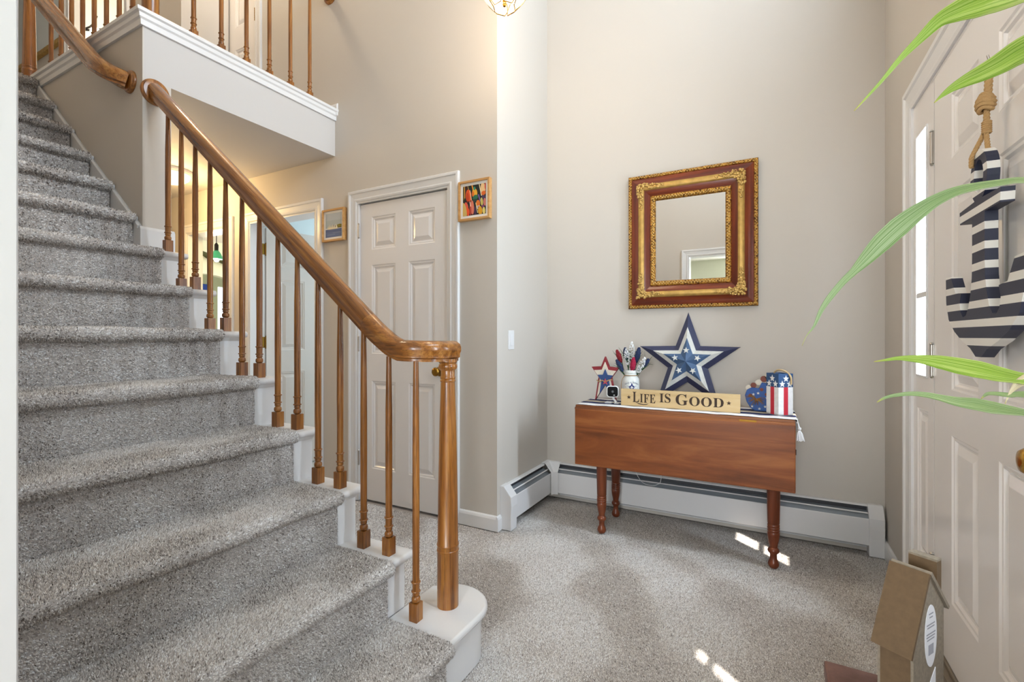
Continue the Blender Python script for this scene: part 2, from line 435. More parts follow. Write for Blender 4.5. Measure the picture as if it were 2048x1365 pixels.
d1 = panel_door('door_1', 0.741, 2.012, 0.035, frame((-2.4735, YC + 0.012, 0.012), (1, 0, 0), (0, -1, 0)), six(0.741, 2.012, 0.104, 0.112, ZZ), DOORW)
for z in (1.846, 1.072, 0.293): hinge(d1, (-2.4765, YC - 0.003, z), 'z', NICKEL)
knob(d1, (-1.795, YC + 0.012, 0.905), (0, -1, 0), ABRASS)
struct('door_stop', MB().box(D1[0] + 0.014, D1[1] - 0.014, YC + 0.05, YC + 0.07, 0, ZD - 0.014), DOORW)
# bathroom door, standing open into its room
th = math.radians(12)
d3 = panel_door('door_3', 0.76, 2.012, 0.035, frame((-3.668, YC + 0.128, 0.012), (math.sin(th), math.cos(th), 0), (math.cos(th), -math.sin(th), 0)), six(0.76, 2.012, 0.108, 0.114, ZZ), DOORW)
for z in (1.846, 1.074, 0.29): hinge(d3, (-3.674, YC + 0.126, z), 'z', ABRASS, leaf=(-3.681, -3.6785, YC + 0.085, YC + 0.122, z - 0.045, z + 0.045))
# upper bedroom door
d4 = panel_door('door_4', 0.656, 2.02, 0.035, frame((-4.283, YC + 0.012, ZU + 0.008), (1, 0, 0), (0, -1, 0)), six(0.656, 2.02, 0.095, 0.10, ZZ), DOORW)
for z in (0.20, 1.02, 1.82): hinge(d4, (-3.622, YC - 0.003, ZU + z), 'z', ABRASS)
# front door unit
FD0, FD1 = 2.215, 1.265
d2 = panel_door('door_2', FD0 - FD1, 2.0, 0.045, frame((XF - 0.004, FD0, 0.042), (0, -1, 0), (-1, 0, 0)),
                six(FD0 - FD1, 2.0, 0.182, 0.136, [(0.212, 0.758), (0.905, 1.545), (1.655, 1.865)]), DOORW)
for z in (1.800, 1.035, 0.28): hinge(d2, (XF - 0.010, FD0 + 0.009, z), 'z', NICKEL, h=0.112, leaf=(XF - 0.0075, XF - 0.003, FD0 + 0.002, FD0 + 0.017, z - 0.056, z + 0.056))
knob(d2, (XF - 0.004, 1.380, 0.860), (-1, 0, 0), BRASS)
mb = MB(); mb.lathe([(0.030, 0), (0.030, 0.006), (0.024, 0.012), (0.010, 0.014)], (0, 0, 0), 20); mb.box(-0.004, 0.004, -0.014, 0.014, 0.012, 0.024)
mb.xf(Matrix.Translation((XF - 0.004, 1.380, 1.00)) @ Vector((0, 0, 1)).rotation_difference(Vector((-1, 0, 0))).to_matrix().to_4x4()); obj('deadbolt', mb, BRASS, d2, smooth=50)
mb = MB(); mb.box(XF - 0.03, XF + 0.16, 0.99, 2.495, 0.0, 0.030); mb.box(XF - 0.012, XF + 0.05, 0.99, 2.495, 0.030, 0.040); struct('trim_13', mb, flat('sill_aluminium', (150, 138, 122), 0.4, 0.7))
mb = MB()
for y in ((2.223, 2.247), (1.233, 1.257)): mb.box(XF - 0.004, XF + 0.046, y[0], y[1], 0.04, 2.045)
mb.box(XF - 0.004, XF + 0.046, 2.478, 2.495, 0.04, 2.055); mb.box(XF - 0.004, XF + 0.046, 0.99, 1.007, 0.04, 2.055); mb.box(XF - 0.004, XF + 0.046, 1.007, 2.478, 2.043, 2.055)
struct('trim_14', mb, DOORW)
def sidelight(name, y0, y1):
    e = empty(name, (XF, (y0 + y1)/2, 0.04), kind='structure'); a, b, z0, z1 = y0 + 0.045, y1 - 0.040, 0.965, 1.915
    fr = MB(); X0, X1 = XF - 0.004, XF + 0.020
    for bx in ((y0, a, 0.04, 2.043), (b, y1, 0.04, 2.043), (a, b, z1, 2.043), (a, b, 0.84, z0), (a, b, 0.04, 0.26)): fr.box(X0, X1, *bx)
    obj('sidelight_frame', fr, DOORW, e)
    bd = MB()
    for bx in ((a, a + 0.007, z0, z1), (b - 0.007, b, z0, z1), (a + 0.007, b - 0.007, z0, z0 + 0.008), (a + 0.007, b - 0.007, z1 - 0.008, z1)): bd.box(X0 - 0.006, X1, *bx)
    obj('glazing_bead', bd, TRIM, e, bevel=0.002)
    hgt = (z1 - z0) / 3
    for k in (1, 2): obj('muntin', MB().box(X0 - 0.004, X1 - 0.004, a + 0.007, b - 0.007, z0 + hgt*k - 0.011, z0 + hgt*k + 0.011), TRIM, e, bevel=0.003)
    for k in range(3): obj('pane', MB().box(XF + 0.008, XF + 0.011, a + 0.005, b - 0.005, z0 + hgt*k + 0.004, z0 + hgt*(k+1) - 0.004), GLASS, e)
    pm = MB(); rings = [(0, 0.0), (0.006, 0.004), (0.014, 0.0045), (0.020, 0.011), (0.028, 0.011), (0.046, 0.003)]; vs = []; fs = []
    for i, h in rings: vs += [(X0 + h, a + i, 0.26 + i), (X0 + h, b - i, 0.26 + i), (X0 + h, b - i, 0.84 - i), (X0 + h, a + i, 0.84 - i)]
    for k in range(len(rings) - 1):
        for j in range(4): fs.append((k*4+j, k*4+(j+1) % 4, k*4+4+(j+1) % 4, k*4+4+j))
    L = len(vs) - 4; fs.append((L, L+1, L+2, L+3)); pm.add(vs, fs); obj('panel', pm, DOORW, e)
    return e
sidelight('window_1', 2.247, 2.478)
sidelight('window_2', 1.007, 1.233)

# ------------------------------------------------------------------ rooms seen through openings
# living room behind the camera (in the mirror)
LY = -2.7
struct('wall_living_side', MB().box(-4.1, -4.0, LY, YB - 0.13, 0, 2.44), LIVW)
struct('wall_living_front', wall_y(XF, XF + 0.16, LY, -0.2, 0, 2.44, [(-2.3, -0.7, 0.65, 2.15)]), LIVW)
struct('wall_living_back', wall_x(LY - 0.1, LY, -4.1, XF + 0.16, 0, 2.44, [(-0.45, 0.43, 0.65, 2.15), (-3.6, -1.7, 0.65, 2.15)]), LIVW)
struct('wall_living_entry', wall_x(YB - 0.136, YB - 0.13, -4.0, XF, 0, 2.44, [(-0.834, 0.43, 0, 2.06)]), LIVW)
struct('ceiling_living', MB().box(-4.1, XF + 0.16, LY - 0.1, YB - 0.13, 2.44, 2.54), CEILW)
struct('floor_living', MB().box(-4.1, XF + 0.16, LY - 0.1, YB - 0.13, -0.12, 0.0), CARPETB)
# bathroom
bt = MB(); bt.box(-4.0, -3.9, 2.485, 4.3, 0, 2.4); bt.box(-2.66, -2.56, 2.485, 4.3, 0, 2.4); struct('wall_bath_side', bt, BATHW)
struct('wall_bath_back', wall_x(4.2, 4.3, -3.9, -2.66, 0, 2.4, [(-3.6, -2.8, 1.0, 2.0)]), BATHW)
struct('ceiling_bath', MB().box(-4.0, -2.56, 2.485, 4.3, 2.4, 2.5), BATHW)
struct('floor_bath', MB().box(-4.0, -2.56, 2.485, 4.3, -0.12, 0.0), flat('bath_tile', (205, 200, 192), 0.3))
# kitchen: arched wall, window light
kt = MB(); A = []; cy, cz, r = 3.62, 1.62, 0.62
for k in range(17): a = PI*k/16; A.append((cy + r*math.cos(a), cz + 0.55*r*math.sin(a)))
poly = [(2.485, 0), (cy - r, 0), (cy - r, cz)] + A[::-1][1:-1] + [(cy + r, cz), (cy + r, 0), (6.0, 0), (6.0, 2.4), (2.485, 2.4)]
kt.prism(poly, 'x', -6.7, -6.6); struct('wall_kitchen_arch', kt, KITW)
struct('wall_kitchen_back', wall_y(-8.6, -8.5, 2.485, 6.0, 0, 2.4, [(4.86, 5.30, 0.3, 2.0)]), flat('sage_paint', (188, 192, 158), 0.6))
struct('wall_kitchen_side', wall_x(6.0, 6.1, -8.6, -4.0, 0, 2.4, [(-7.0, -5.0, 0.9, 2.1)]), KITW)
struct('wall_kitchen_passage', MB().box(-4.02, -4.0, 2.485, 6.0, 0, 2.4), KITW)
struct('ceiling_kitchen', MB().box(-8.6, -4.0, 2.485, 6.1, 2.4, 2.5), CEILW)
struct('floor_kitchen', MB().box(-8.6, -4.0, 2.485, 6.1, -0.12, 0.0), flat('kitchen_floor', (150, 120, 84), 0.4))
# bright upper bedroom beyond the gallery doorway
ub = MB(); ub.box(-7.0, -6.9, 2.12, 4.1, ZU, ZT); ub.box(-4.5, -4.42, 2.12, 4.1, ZU, ZT); struct('wall_bedroom_side', ub, flat('bedroom_paint', (236, 228, 206), 0.6))
struct('wall_bedroom_back', wall_x(4.05, 4.15, -6.9, -4.5, ZU, ZT, [(-6.3, -4.7, ZU + 0.6, ZU + 2.1)]), flat('bedroom_paint', (236, 228, 206), 0.6))
struct('floor_bedroom', MB().box(-7.0, -4.42, YC, 4.15, ZC + 0.1, ZU - 0.005), CARPETB)
# ------------------------------------------------------------------ carpet pile
def pile_mat():
    t = NT('carpet_fibre'); at = t.n('ShaderNodeAttribute', attribute_name='fleck')
    c = t.ramp(at.outputs['Fac'], [(0.0, lin((110, 100, 93))), (0.35, lin((191, 181, 173))), (0.7, lin((228, 220, 213))), (1.0, lin((250, 247, 245)))])
    t.base(c); t.set(Roughness=0.9, Specular_IOR_Level=0.15, Sheen_Weight=0.15, Sheen_Roughness=0.5); return t.mat
PILE = pile_mat()
def waves(P, seed, wl, n=7):
    r = np.random.default_rng(seed); out = np.zeros(len(P))
    for k in range(n):
        d = r.normal(size=3); d /= np.linalg.norm(d); out += np.sin(P @ d * 2 * PI / (wl * r.uniform(0.6, 1.6)) + r.uniform(0, 6.28))
    return out / math.sqrt(n)
def pile(name, P, N, parent, h, w, lean=None, jitter=0.5, flecks=None):
    n = len(P); R = RNG.normal(size=(n, 3)); T1 = np.cross(N, R); T1 /= np.linalg.norm(T1, axis=1)[:, None]; T2 = np.cross(N, T1)
    hh = h * RNG.uniform(0.7, 1.25, n); ww = w * RNG.uniform(0.75, 1.3, n)
    ap = P + N * hh[:, None] + (T1 * RNG.normal(0, jitter * h, n)[:, None] + T2 * RNG.normal(0, jitter * h, n)[:, None])
    if lean is not None: ap = ap + lean * hh[:, None]
    V = np.empty((n, 4, 3))
    for k in range(3):
        a = 2 * PI * k / 3; V[:, k] = P - N * 0.002 + (T1 * math.cos(a) + T2 * math.sin(a)) * ww[:, None]
    V[:, 3] = ap
    org = np.array(ORG[parent.name]) if parent is not None else np.zeros(3)
    V = (V - org).reshape(-1, 3)
    b = np.arange(n)[:, None] * 4; F = np.stack([b + [0, 1, 3], b + [1, 2, 3], b + [2, 0, 3]], 1).reshape(-1)
    me = bpy.data.meshes.new(name); me.vertices.add(4 * n); me.vertices.foreach_set('co', V.ravel().astype(np.float32))
    me.loops.add(9 * n); me.loops.foreach_set('vertex_index', F.astype(np.int32))
    me.polygons.add(3 * n); me.polygons.foreach_set('loop_start', np.arange(0, 9 * n, 3, dtype=np.int32))
    a = me.attributes.new('fleck', 'FLOAT', 'POINT'); fl = np.clip(RNG.normal(0.5, 0.24, n) if flecks is None else flecks, 0, 1)
    a.data.foreach_set('value', np.repeat(fl, 4).astype(np.float32))
    me.materials.append(PILE); me.update(calc_edges=True)
    me.polygons.foreach_set('use_smooth', [True] * (3 * n))
    o = bpy.data.objects.new(name, me); o['kind'] = 'stuff'
    return place(o, parent, org)
def floor_pts(x0, x1, y0, y1, dens):
    n = int((x1 - x0) * (y1 - y0) * dens); return np.stack([RNG.uniform(x0, x1, n), RNG.uniform(y0, y1, n), np.full(n, -0.006)], 1)
P = np.concatenate([floor_pts(-1.37, 0.515, 1.05, 3.06, 84000), floor_pts(-2.7, -1.37, 1.34, 2.35, 45000)])
P = P[~((P[:, 0] < -0.88) & (P[:, 1] < 1.46) & (P[:, 0] + P[:, 1] < 0.40))]
N = np.tile(np.array([0, 0, 1.0]), (len(P), 1))
# vacuum tracks: bands of pile brushed one way, then the other
ang = P[:, 0] * 1.0 + P[:, 1] * 0.55
trk = np.sin(ang * 2 * PI / 0.62 + 1.3 * waves(P, 3, 1.1)) + 0.7 * waves(P, 5, 0.45)
trk = np.tanh(2.2 * trk)
lean = np.stack([0.55 * trk, 0.75 * trk, np.zeros(len(P))], 1)
fl = np.clip(RNG.normal(0.60, 0.23, len(P)) + 0.12 * trk + 0.04 * waves(P, 9, 0.25), 0, 1)  # light and dark of the brushed nap also put into the fibre colour
pl = pile('floor_carpet_pile', P, N, None, 0.0048, 0.0029, lean*0.7, 0.5, fl)
tag(pl, 'grey-beige cut-pile carpet covering the entry and hall floor', 'carpet', kind='stuff')

# ------------------------------------------------------------------ staircase
RISE, RUN, Z1, N1 = 0.1925, 0.2367, 0.181, -0.856
def NX(k): return N1 - RUN * (k - 1)
def ZK(k): return Z1 + RISE * (k - 1) if k > 0 else 0.0
YR, YL, YE = 1.182, YB + 0.004, 1.297
st = empty('staircase', (-1.0, 0.75, 0), 'straight staircase with grey carpeted steps and white painted tread ends', 'staircase')
WHITE = TRIM
def tread_mesh(k, y1):
    mb = MB(); x1, x0, z = NX(k), NX(k + 1) - 0.03, ZK(k); r = 0.0125
    poly = [(x0, z - 0.027), (x1 - 0.012, z - 0.027)] + [(x1 - r + r*math.cos(a), z - 0.0135 + 0.0135*math.sin(a)) for a in [PI*(t/6) - PI/2 for t in range(1, 6)]] + [(x1 - 0.012, z), (x0, z)]
    return mb.prism(poly, 'y', YL, y1)
for k in range(2, 14):
    y1 = YE if k <= 8 else YW0 - 0.002
    obj('tread', tread_mesh(k, y1), WHITE, st, smooth=35)
# bullnose starting step
cx, cy, r = -0.996, 1.362, 0.140
arc = [(cx + r*math.cos(a), cy + r*math.sin(a)) for a in [math.radians(d) for d in range(0, 150, 10)]]
poly = [(NX(2) - 0.03, YL), (N1, YL)] + arc + [(NX(2) - 0.03, cy + r*math.sin(math.radians(150)))]
mb = MB(); mb.prism(poly, 'z', ZK(1) - 0.027, ZK(1)); obj('tread', mb, WHITE, st, bevel=0.010, seg=3, smooth=30)
cx2, r2 = cx, r - 0.022
arc2 = [(cx2 + r2*math.cos(a), cy + r2*math.sin(a)) for a in [math.radians(d) for d in range(0, 150, 10)]]
poly2 = [(NX(2) - 0.03, YL), (N1 - 0.022, YL)] + arc2 + [(NX(2) - 0.03, cy + r2*math.sin(math.radians(150)))]
obj('riser', MB().prism(poly2, 'z', 0, ZK(1) - 0.027), WHITE, st, smooth=30)
mb = MB(); mb.prism([(u*1.0, w) for u, w in [(p[0] + 0.004*(1 if p[0] > cx else -1), p[1] + 0.004) for p in arc2]] + [(cx - 0.05, cy)], 'z', ZK(1) - 0.040, ZK(1) - 0.027)
obj('cove_moulding', mb, WHITE, st)
for k in range(2, 15):
    y1 = 1.276 if k <= 8 else YW0 - 0.002
    mb = MB(); mb.box(NX(k) - 0.045, NX(k) - 0.025, YL, y1, ZK(k-1), ZK(k) - 0.027); obj('riser', mb, WHITE, st)
    if k <= 8: obj('cove_moulding', MB().prism([(NX(k) - 0.025, ZK(k) - 0.027), (NX(k) - 0.012, ZK(k) - 0.027), (NX(k) - 0.025, ZK(k) - 0.042)], 'y', YR, y1), WHITE, st)
# outer stringer with its stepped top, and the infill wall below it
poly = [(NX(2) - 0.03, 0.0)]
for k in range(2, 9): poly += [(NX(k) - 0.03, ZK(k-1)), (NX(k) - 0.03, ZK(k) - 0.027)]
poly += [(XG, ZK(8) - 0.027), (XG, 0)]
obj('stringer', MB().prism(poly, 'y', 1.255, 1.276), WHITE, st)
# skirt board on the stair wall, base block round the wall end
xs0 = XG; sl = RISE / RUN; z0 = 1.662
mb = MB(); mb.prism([(xs0, ZK(8) - 0.02), (xs0, z0), (NX(14) - 0.10, z0 + sl*(xs0 - NX(14) + 0.10)), (NX(14) - 0.10, ZU - 0.02), (NX(14), ZK(12))], 'y', YW0 - 0.015, YW0)
obj('skirt_board', mb, WHITE, st)
mb = MB(); a = Vector((xs0, 0, z0)); b = Vector((NX(14) - 0.10, 0, z0 + sl*(xs0 - NX(14) + 0.10)))
mb.sweep([(-0.010, -0.012), (0.003, -0.012), (0.003, 0.004), (-0.004, 0.008), (-0.010, 0.0)], [(a.x, YW0 - 0.010, a.z), (b.x, YW0 - 0.010, b.z)])
obj('skirt_cap', mb, WHITE, st)
mb = MB(); mb.prism([(XG, ZK(8)), (XG + 0.015, ZK(8)), (XG + 0.015, z0 - 0.014), (XG + 0.008, z0), (XG, z0)], 'y', YW0 - 0.015, YW1 + 0.012); obj('base_block', mb, WHITE, st)
# carpet runner: backing sheet plus pile
prof = []
for k in range(1, 15):
    xr = NX(k) - 0.025 + 0.007; zb = ZK(k-1) + (0.006 if k > 1 else -0.004); zt = ZK(k)
    prof += [(xr, zb), (xr, zt - 0.046), (xr + 0.004, zt - 0.040)]
    c = (NX(k) - 0.005, zt - 0.0155); rr = 0.0215
    prof += [(c[0] + rr*math.cos(a), c[1] + rr*math.sin(a)) for a in [math.radians(d) for d in range(-84, 91, 15)]]
    if k == 14: prof.append((NX(14) - 0.35, zt + 0.006))
prof = np.array(prof); seg = np.hypot(*np.diff(prof, axis=0).T); S = np.concatenate([[0], np.cumsum(seg)])
def prof_at(s):
    x = np.interp(s, S, prof[:, 0]); z = np.interp(s, S, prof[:, 1]); i = np.clip(np.searchsorted(S, s) - 1, 0, len(seg) - 1)
    d = np.diff(prof, axis=0)[i] / seg[i][:, None]; return x, z, d[:, 1], -d[:, 0]      # normal points up and out
def yend(z): return np.where(z < ZK(8) + 0.1, YR, YW0 - 0.018)
def wob(x, y, z): return 0.0022 * waves(np.stack([x, y, z], 1), 21, 0.22)
ss = np.arange(0, S[-1], 0.010); yn = 40
xx, zz, nx, nz = prof_at(ss)
# smooth the normals a little so the nose reads round
ker = np.ones(3) / 3; nx = np.convolve(np.pad(nx, 1, 'edge'), ker, 'valid'); nz = np.convolve(np.pad(nz, 1, 'edge'), ker, 'valid'); ln = np.hypot(nx, nz); nx /= ln; nz /= ln
V = []; ny = yn + 2
for x, z, a, b in zip(xx, zz, nx, nz):
    ye = float(yend(np.array(z)))
    for j in range(yn + 1):
        y = YL + (ye - YL) * j / yn; V.append((x, y, z, a, b))
    V.append((x - a*0.012, ye, z - b*0.012, a, b))
V = np.array(V); w = wob(V[:, 0], V[:, 1], V[:, 2]); V[:, 0] += V[:, 3]*w; V[:, 2] += V[:, 4]*w
mb = MB(); mb.v = [tuple(p[:3]) for p in V]; mb.f = [(i*ny+j, i*ny+j+1, (i+1)*ny+j+1, (i+1)*ny+j) for i in range(len(ss)-1) for j in range(ny-1)]; mb.m = [0]*len(mb.f)
obj('carpet_runner', mb, CARPETB, st, smooth=60, recalc=False)
def stair_pile(s0, s1, dens, h, w):
    n = int((s1 - s0) * (YR - YL) * dens); s = RNG.uniform(s0, s1, n); x, z, a, b = prof_at(s)
    y = YL + (yend(z) - YL) * RNG.uniform(0, 1, n); P = np.stack([x, y, z], 1); N = np.stack([a, np.zeros(n), b], 1)
    P += N * wob(x, y, z)[:, None]
    tr = np.tanh(2.0 * waves(P, 31, 0.30)); lean = np.stack([0.1*tr, 0.45*tr, -0.15*np.ones(n)*(np.abs(b) < 0.6)], 1)
    fl = np.clip(RNG.normal(0.50, 0.24, n) + 0.09 * tr + 0.04 * waves(P, 41, 0.12), 0, 1)
    return P, N, lean, fl, h, w
sk = [S[np.argmin(np.abs(prof[:, 0] - NX(k)) + np.abs(prof[:, 1] - ZK(k)))] for k in range(1, 15)]
for s0, s1, dn, h, w_ in ((0, sk[4], 96000, 0.0050, 0.0027), (sk[4], sk[7], 64000, 0.0054, 0.0032), (sk[7], S[-1], 30000, 0.008, 0.0043)):
    P, N, le, fl, h, w_ = stair_pile(s0, s1, dn, h, w_); pile('carpet_pile', P, N, st, h, w_, le*0.6, 0.45, fl)
# frayed side edge of the runner along the white tread ends
n = 14000; s = RNG.uniform(0, sk[8], n); x, z, a, b = prof_at(s); P = np.stack([x - a*RNG.uniform(0, .012, n), yend(z), z - b*RNG.uniform(0, .012, n)], 1)
N = np.stack([a*0.4, np.full(n, 0.9), b*0.4], 1); N /= np.linalg.norm(N, axis=1)[:, None]
pile('carpet_pile', P, N, st, 0.0055, 0.0027, None, 0.4)

# ------------------------------------------------------------------ stair banister
def rail_z(x): return 0.1593 - 0.813 * x
YBAL = 1.232
def baluster_mb(h):
    mb = MB(); q = 0.016; mb.box(-q, q, -q, q, 0, 0.060)
    mb.lathe([(0.009, 0.058), (0.0095, 0.0605), (0.0138, 0.064), (0.0148, 0.0705), (0.0138, 0.077), (0.0098, 0.081), (0.0098, 0.083), (0.0122, 0.085), (0.0116, 0.094), (0.0148, 0.095), (0.0156, 0.097), (0.0148, 0.099), (0.0116, 0.100),
              (0.0118, 0.112), (0.0122, 0.124), (0.0148, 0.125), (0.0156, 0.127), (0.0148, 0.129), (0.0116, 0.130), (0.0115, 0.20), (0.0120, 0.34), (0.0116, 0.50), (0.0100, h - 0.10), (0.0086, h)], (0, 0, 0), 16)
    return mb
bn = empty('stair_banister', (-0.99, 1.355, ZK(1)), 'honey oak banister running up the open side of the stairs', 'banister')
protos = {}
def baluster(x, y, z, h, parent):
    key = round(h, 3)
    if key not in protos:
        mb = baluster_mb(h); mb.xf(Matrix.Translation((x, y, z))); protos[key] = obj('baluster', mb, OAKZ, parent, smooth=38, org=(x, y, z)); return
    dup(protos[key], parent, (x, y, z))
for k in range(1, 9):
    for off in (0.056, 0.174):
        if (k == 1 and off < 0.1) or (k == 8 and off > 0.1): continue
        x = NX(k) - off
        zt = (1.040 if k == 1 else rail_z(x) - 0.040)
        baluster(x, YBAL, ZK(k), zt - ZK(k), bn)
NWX, NWY = -0.990, 1.355
mb = MB(); z = ZK(1)
mb.lathe([(0.0372, z), (0.0372, 0.370), (0.0386, 0.374), (0.0386, 0.378), (0.0366, 0.380), (0.0366, 0.392), (0.0384, 0.394), (0.0384, 0.398), (0.0362, 0.402), (0.0335, 0.62), (0.0292, 0.82), (0.0248, 0.962),
          (0.0268, 0.964), (0.0272, 0.969), (0.0250, 0.972), (0.0268, 0.975), (0.0264, 0.980), (0.0246, 0.983), (0.0246, 1.002), (0.0290, 1.006), (0.0318, 1.010), (0.0330, 1.016), (0.0318, 1.023), (0.0290, 1.026), (0.0300, 1.029), (0.0326, 1.032), (0.0326, 1.042)], (NWX, NWY, 0), 32)
obj('newel_post', mb, OAKZ, bn, smooth=40, org=(NWX, NWY, z))
RAILP = [(-0.019, -0.035), (0.019, -0.035), (0.019, -0.026), (0.026, -0.022), (0.026, -0.010), (0.031, 0.000), (0.031, 0.012), (0.026, 0.024), (0.014, 0.033), (0.0, 0.036), (-0.014, 0.033), (-0.026, 0.024), (-0.031, 0.012), (-0.031, 0.0), (-0.026, -0.010), (-0.026, -0.022), (-0.019, -0.026)]
ZL = 1.074; xe = -1.245
obj('handrail', MB().sweep(RAILP, [(XG + 0.016, YBAL, rail_z(XG + 0.016)), (xe, YBAL, rail_z(xe))]), OAKR, bn, smooth=32)
pts = []
ea = [(xe, rail_z(xe)), (-1.20, rail_z(-1.20) + 0.001), (-1.165, 1.112), (-1.13, 1.090), (-1.09, ZL)]
for p in bez([(a, YBAL, b) for a, b in ea], 5): pts.append(tuple(p))
for d in range(8, 91, 8): pts.append((-1.09 + 0.10*math.sin(math.radians(d)), YBAL + 0.10*(1 - math.cos(math.radians(d))), ZL - 0.004*math.sin(math.radians(d))))
pts += [(-0.990, 1.36, ZL - 0.004), (-0.990, 1.392, ZL - 0.004)]
obj('rail_turnout', MB().sweep(RAILP, pts), OAKX, bn, smooth=32)
def rosette(c, d, parent, r=0.058):
    mb = MB(); mb.lathe([(r, 0), (r, 0.009), (r - 0.003, 0.013), (r - 0.006, 0.014), (r - 0.008, 0.019), (r - 0.014, 0.0205)], (0, 0, 0), 36)
    mb.xf(Matrix.Translation(c) @ Vector((0, 0, 1)).rotation_difference(Vector(d)).to_matrix().to_4x4()); return obj('rosette', mb, OAKZ, parent, smooth=40)
rosette((XG, 1.240, 2.343), (1, 0, 0), bn, 0.064)
# ceiling lamp out of view, added to warm the upstairs walls
ul = empty('added_upstairs_lamp', (-3.5, 1.75, ZT), 'unseen flush ceiling lamp added to warm the upstairs gallery walls', 'ceiling lamp')
obj('lamp_base', MB().lathe([(0.16, 0.0), (0.16, -0.02), (0.15, -0.03)], (-3.5, 1.75, ZT), 24), TRIM, ul, smooth=40)
obj('lamp_bowl', MB().lathe([(0.145, -0.03), (0.13, -0.06), (0.09, -0.085), (0.02, -0.10)], (-3.5, 1.75, ZT), 24), emit('upper_bowl_glow', (1.0, 0.82, 0.55), 3.0), ul, smooth=60)
light('added_upstairs_light', 'POINT', (-3.5, 1.75, ZT - 0.22), 38, (1.0, 0.82, 0.58), 0.10)

# wall rail up the enclosed half of the stair
wr = empty('wall_handrail', (-2.83, YW0, 2.40), 'oak wall handrail rising past the gallery corner, ending in a round rosette', 'handrail')
yr = YW0 - 0.085
def wz(x): return 2.545 - 0.813 * (x + 3.04)
pts = [(-4.6, yr, wz(-4.6)), (-3.10, yr, wz(-3.10))] + [tuple(p) for p in bez([(-3.04, yr, wz(-3.04)), (-2.98, yr + 0.001, wz(-2.98) + 0.002), (-2.93, yr + 0.006, 2.466), (-2.885, yr + 0.018, 2.436), (-2.85, yr + 0.036, 2.416), (-2.832, yr + 0.056, 2.406), (-2.824, yr + 0.072, 2.401)], 6)]
obj('handrail', MB().sweep([(1.18*a, 1.18*b) for a, b in RAILP], pts), OAKR, wr, smooth=32)
rosette((-2.822, YW0, 2.400), (0, -1, 0), wr, 0.056)
for x in (-3.5, -4.3): obj('rail_bracket', MB().tube([(x, YW0, wz(x) - 0.10), (x, YW0 - 0.05, wz(x) - 0.10), (x, yr, wz(x) - 0.03)], 0.006), BRASS, wr)

# ------------------------------------------------------------------ gallery: cap moulding, balusters
CAPP = [(0.0, -0.078), (0.012, -0.078), (0.014, -0.052), (0.022, -0.044), (0.024, -0.026), (0.034, -0.020), (0.036, -0.006), (0.030, 0.0), (-0.135, 0.0), (-0.135, -0.022), (0.0, -0.022)]
ZCAP = 2.728
cp = empty('trim_15', (XG, YW0, ZCAP), kind='structure')
mb = MB(); n = len(CAPP)
mb.add([(XG + a, YW0 - a, ZCAP + b) for a, b in CAPP] + [(XG + a, YC, ZCAP + b) for a, b in CAPP], [(i, (i+1) % n, n+(i+1) % n, n+i) for i in range(n)] + [tuple(range(n)), tuple(range(2*n-1, n-1, -1))]); obj('gallery_cap', mb, TRIM, cp)
mb = MB(); mb.add([(XG + a, YW0 - a, ZCAP + b) for a, b in CAPP] + [(-4.12, YW0 - a, ZCAP + b) for a, b in CAPP], [(i, (i+1) % n, n+(i+1) % n, n+i) for i in range(n)] + [tuple(range(n)), tuple(range(2*n-1, n-1, -1))]); obj('gallery_cap', mb, TRIM, cp)
gb = empty('gallery_banister', (-2.765, 1.25, ZCAP), 'oak balustrade along the upstairs gallery above the entry', 'banister')
HG = 0.795
for i in range(6): baluster(-2.757, 1.448 + 0.1485*i, ZCAP, HG, gb)
for i in range(8): baluster(-2.952 - 0.148*i, 1.250, ZCAP, HG, gb)
def gnewel(x, y, z):
    mb = MB(); mb.lathe([(0.037, 0), (0.037, 0.20), (0.0386, 0.203), (0.0386, 0.208), (0.0362, 0.211), (0.0362, 0.224), (0.0386, 0.227), (0.0386, 0.232), (0.0355, 0.235), (0.031, 0.55), (0.026, 0.80), (0.031, 0.83), (0.031, 0.90)], (x, y, z), 28)
    obj('newel_post', mb, OAKZ, gb, smooth=40, org=(x, y, z))
gnewel(-2.772, 1.25, ZCAP); gnewel(-4.335, 1.25, ZU)
obj('handrail', MB().sweep(RAILP, [(-2.757, 1.25, ZCAP + HG + 0.03), (-2.757, YC - 0.02, ZCAP + HG + 0.03)]), OAKY, gb, smooth=32)
obj('handrail', MB().sweep(RAILP, [(-2.73, 1.25, ZCAP + HG + 0.03), (-4.36, 1.25, ZCAP + HG + 0.03)]), OAKX, gb, smooth=32)
rosette((-2.757, YC, ZCAP + HG + 0.03), (0, -1, 0), gb, 0.058)
# ------------------------------------------------------------------ baseboard heater (L shaped)
ht = empty('baseboard_heater', (XS + 0.04, YM - 0.04, 0), 'white hot-water baseboard heater wrapping the niche corner behind the table', 'heater')
DP = 0.070
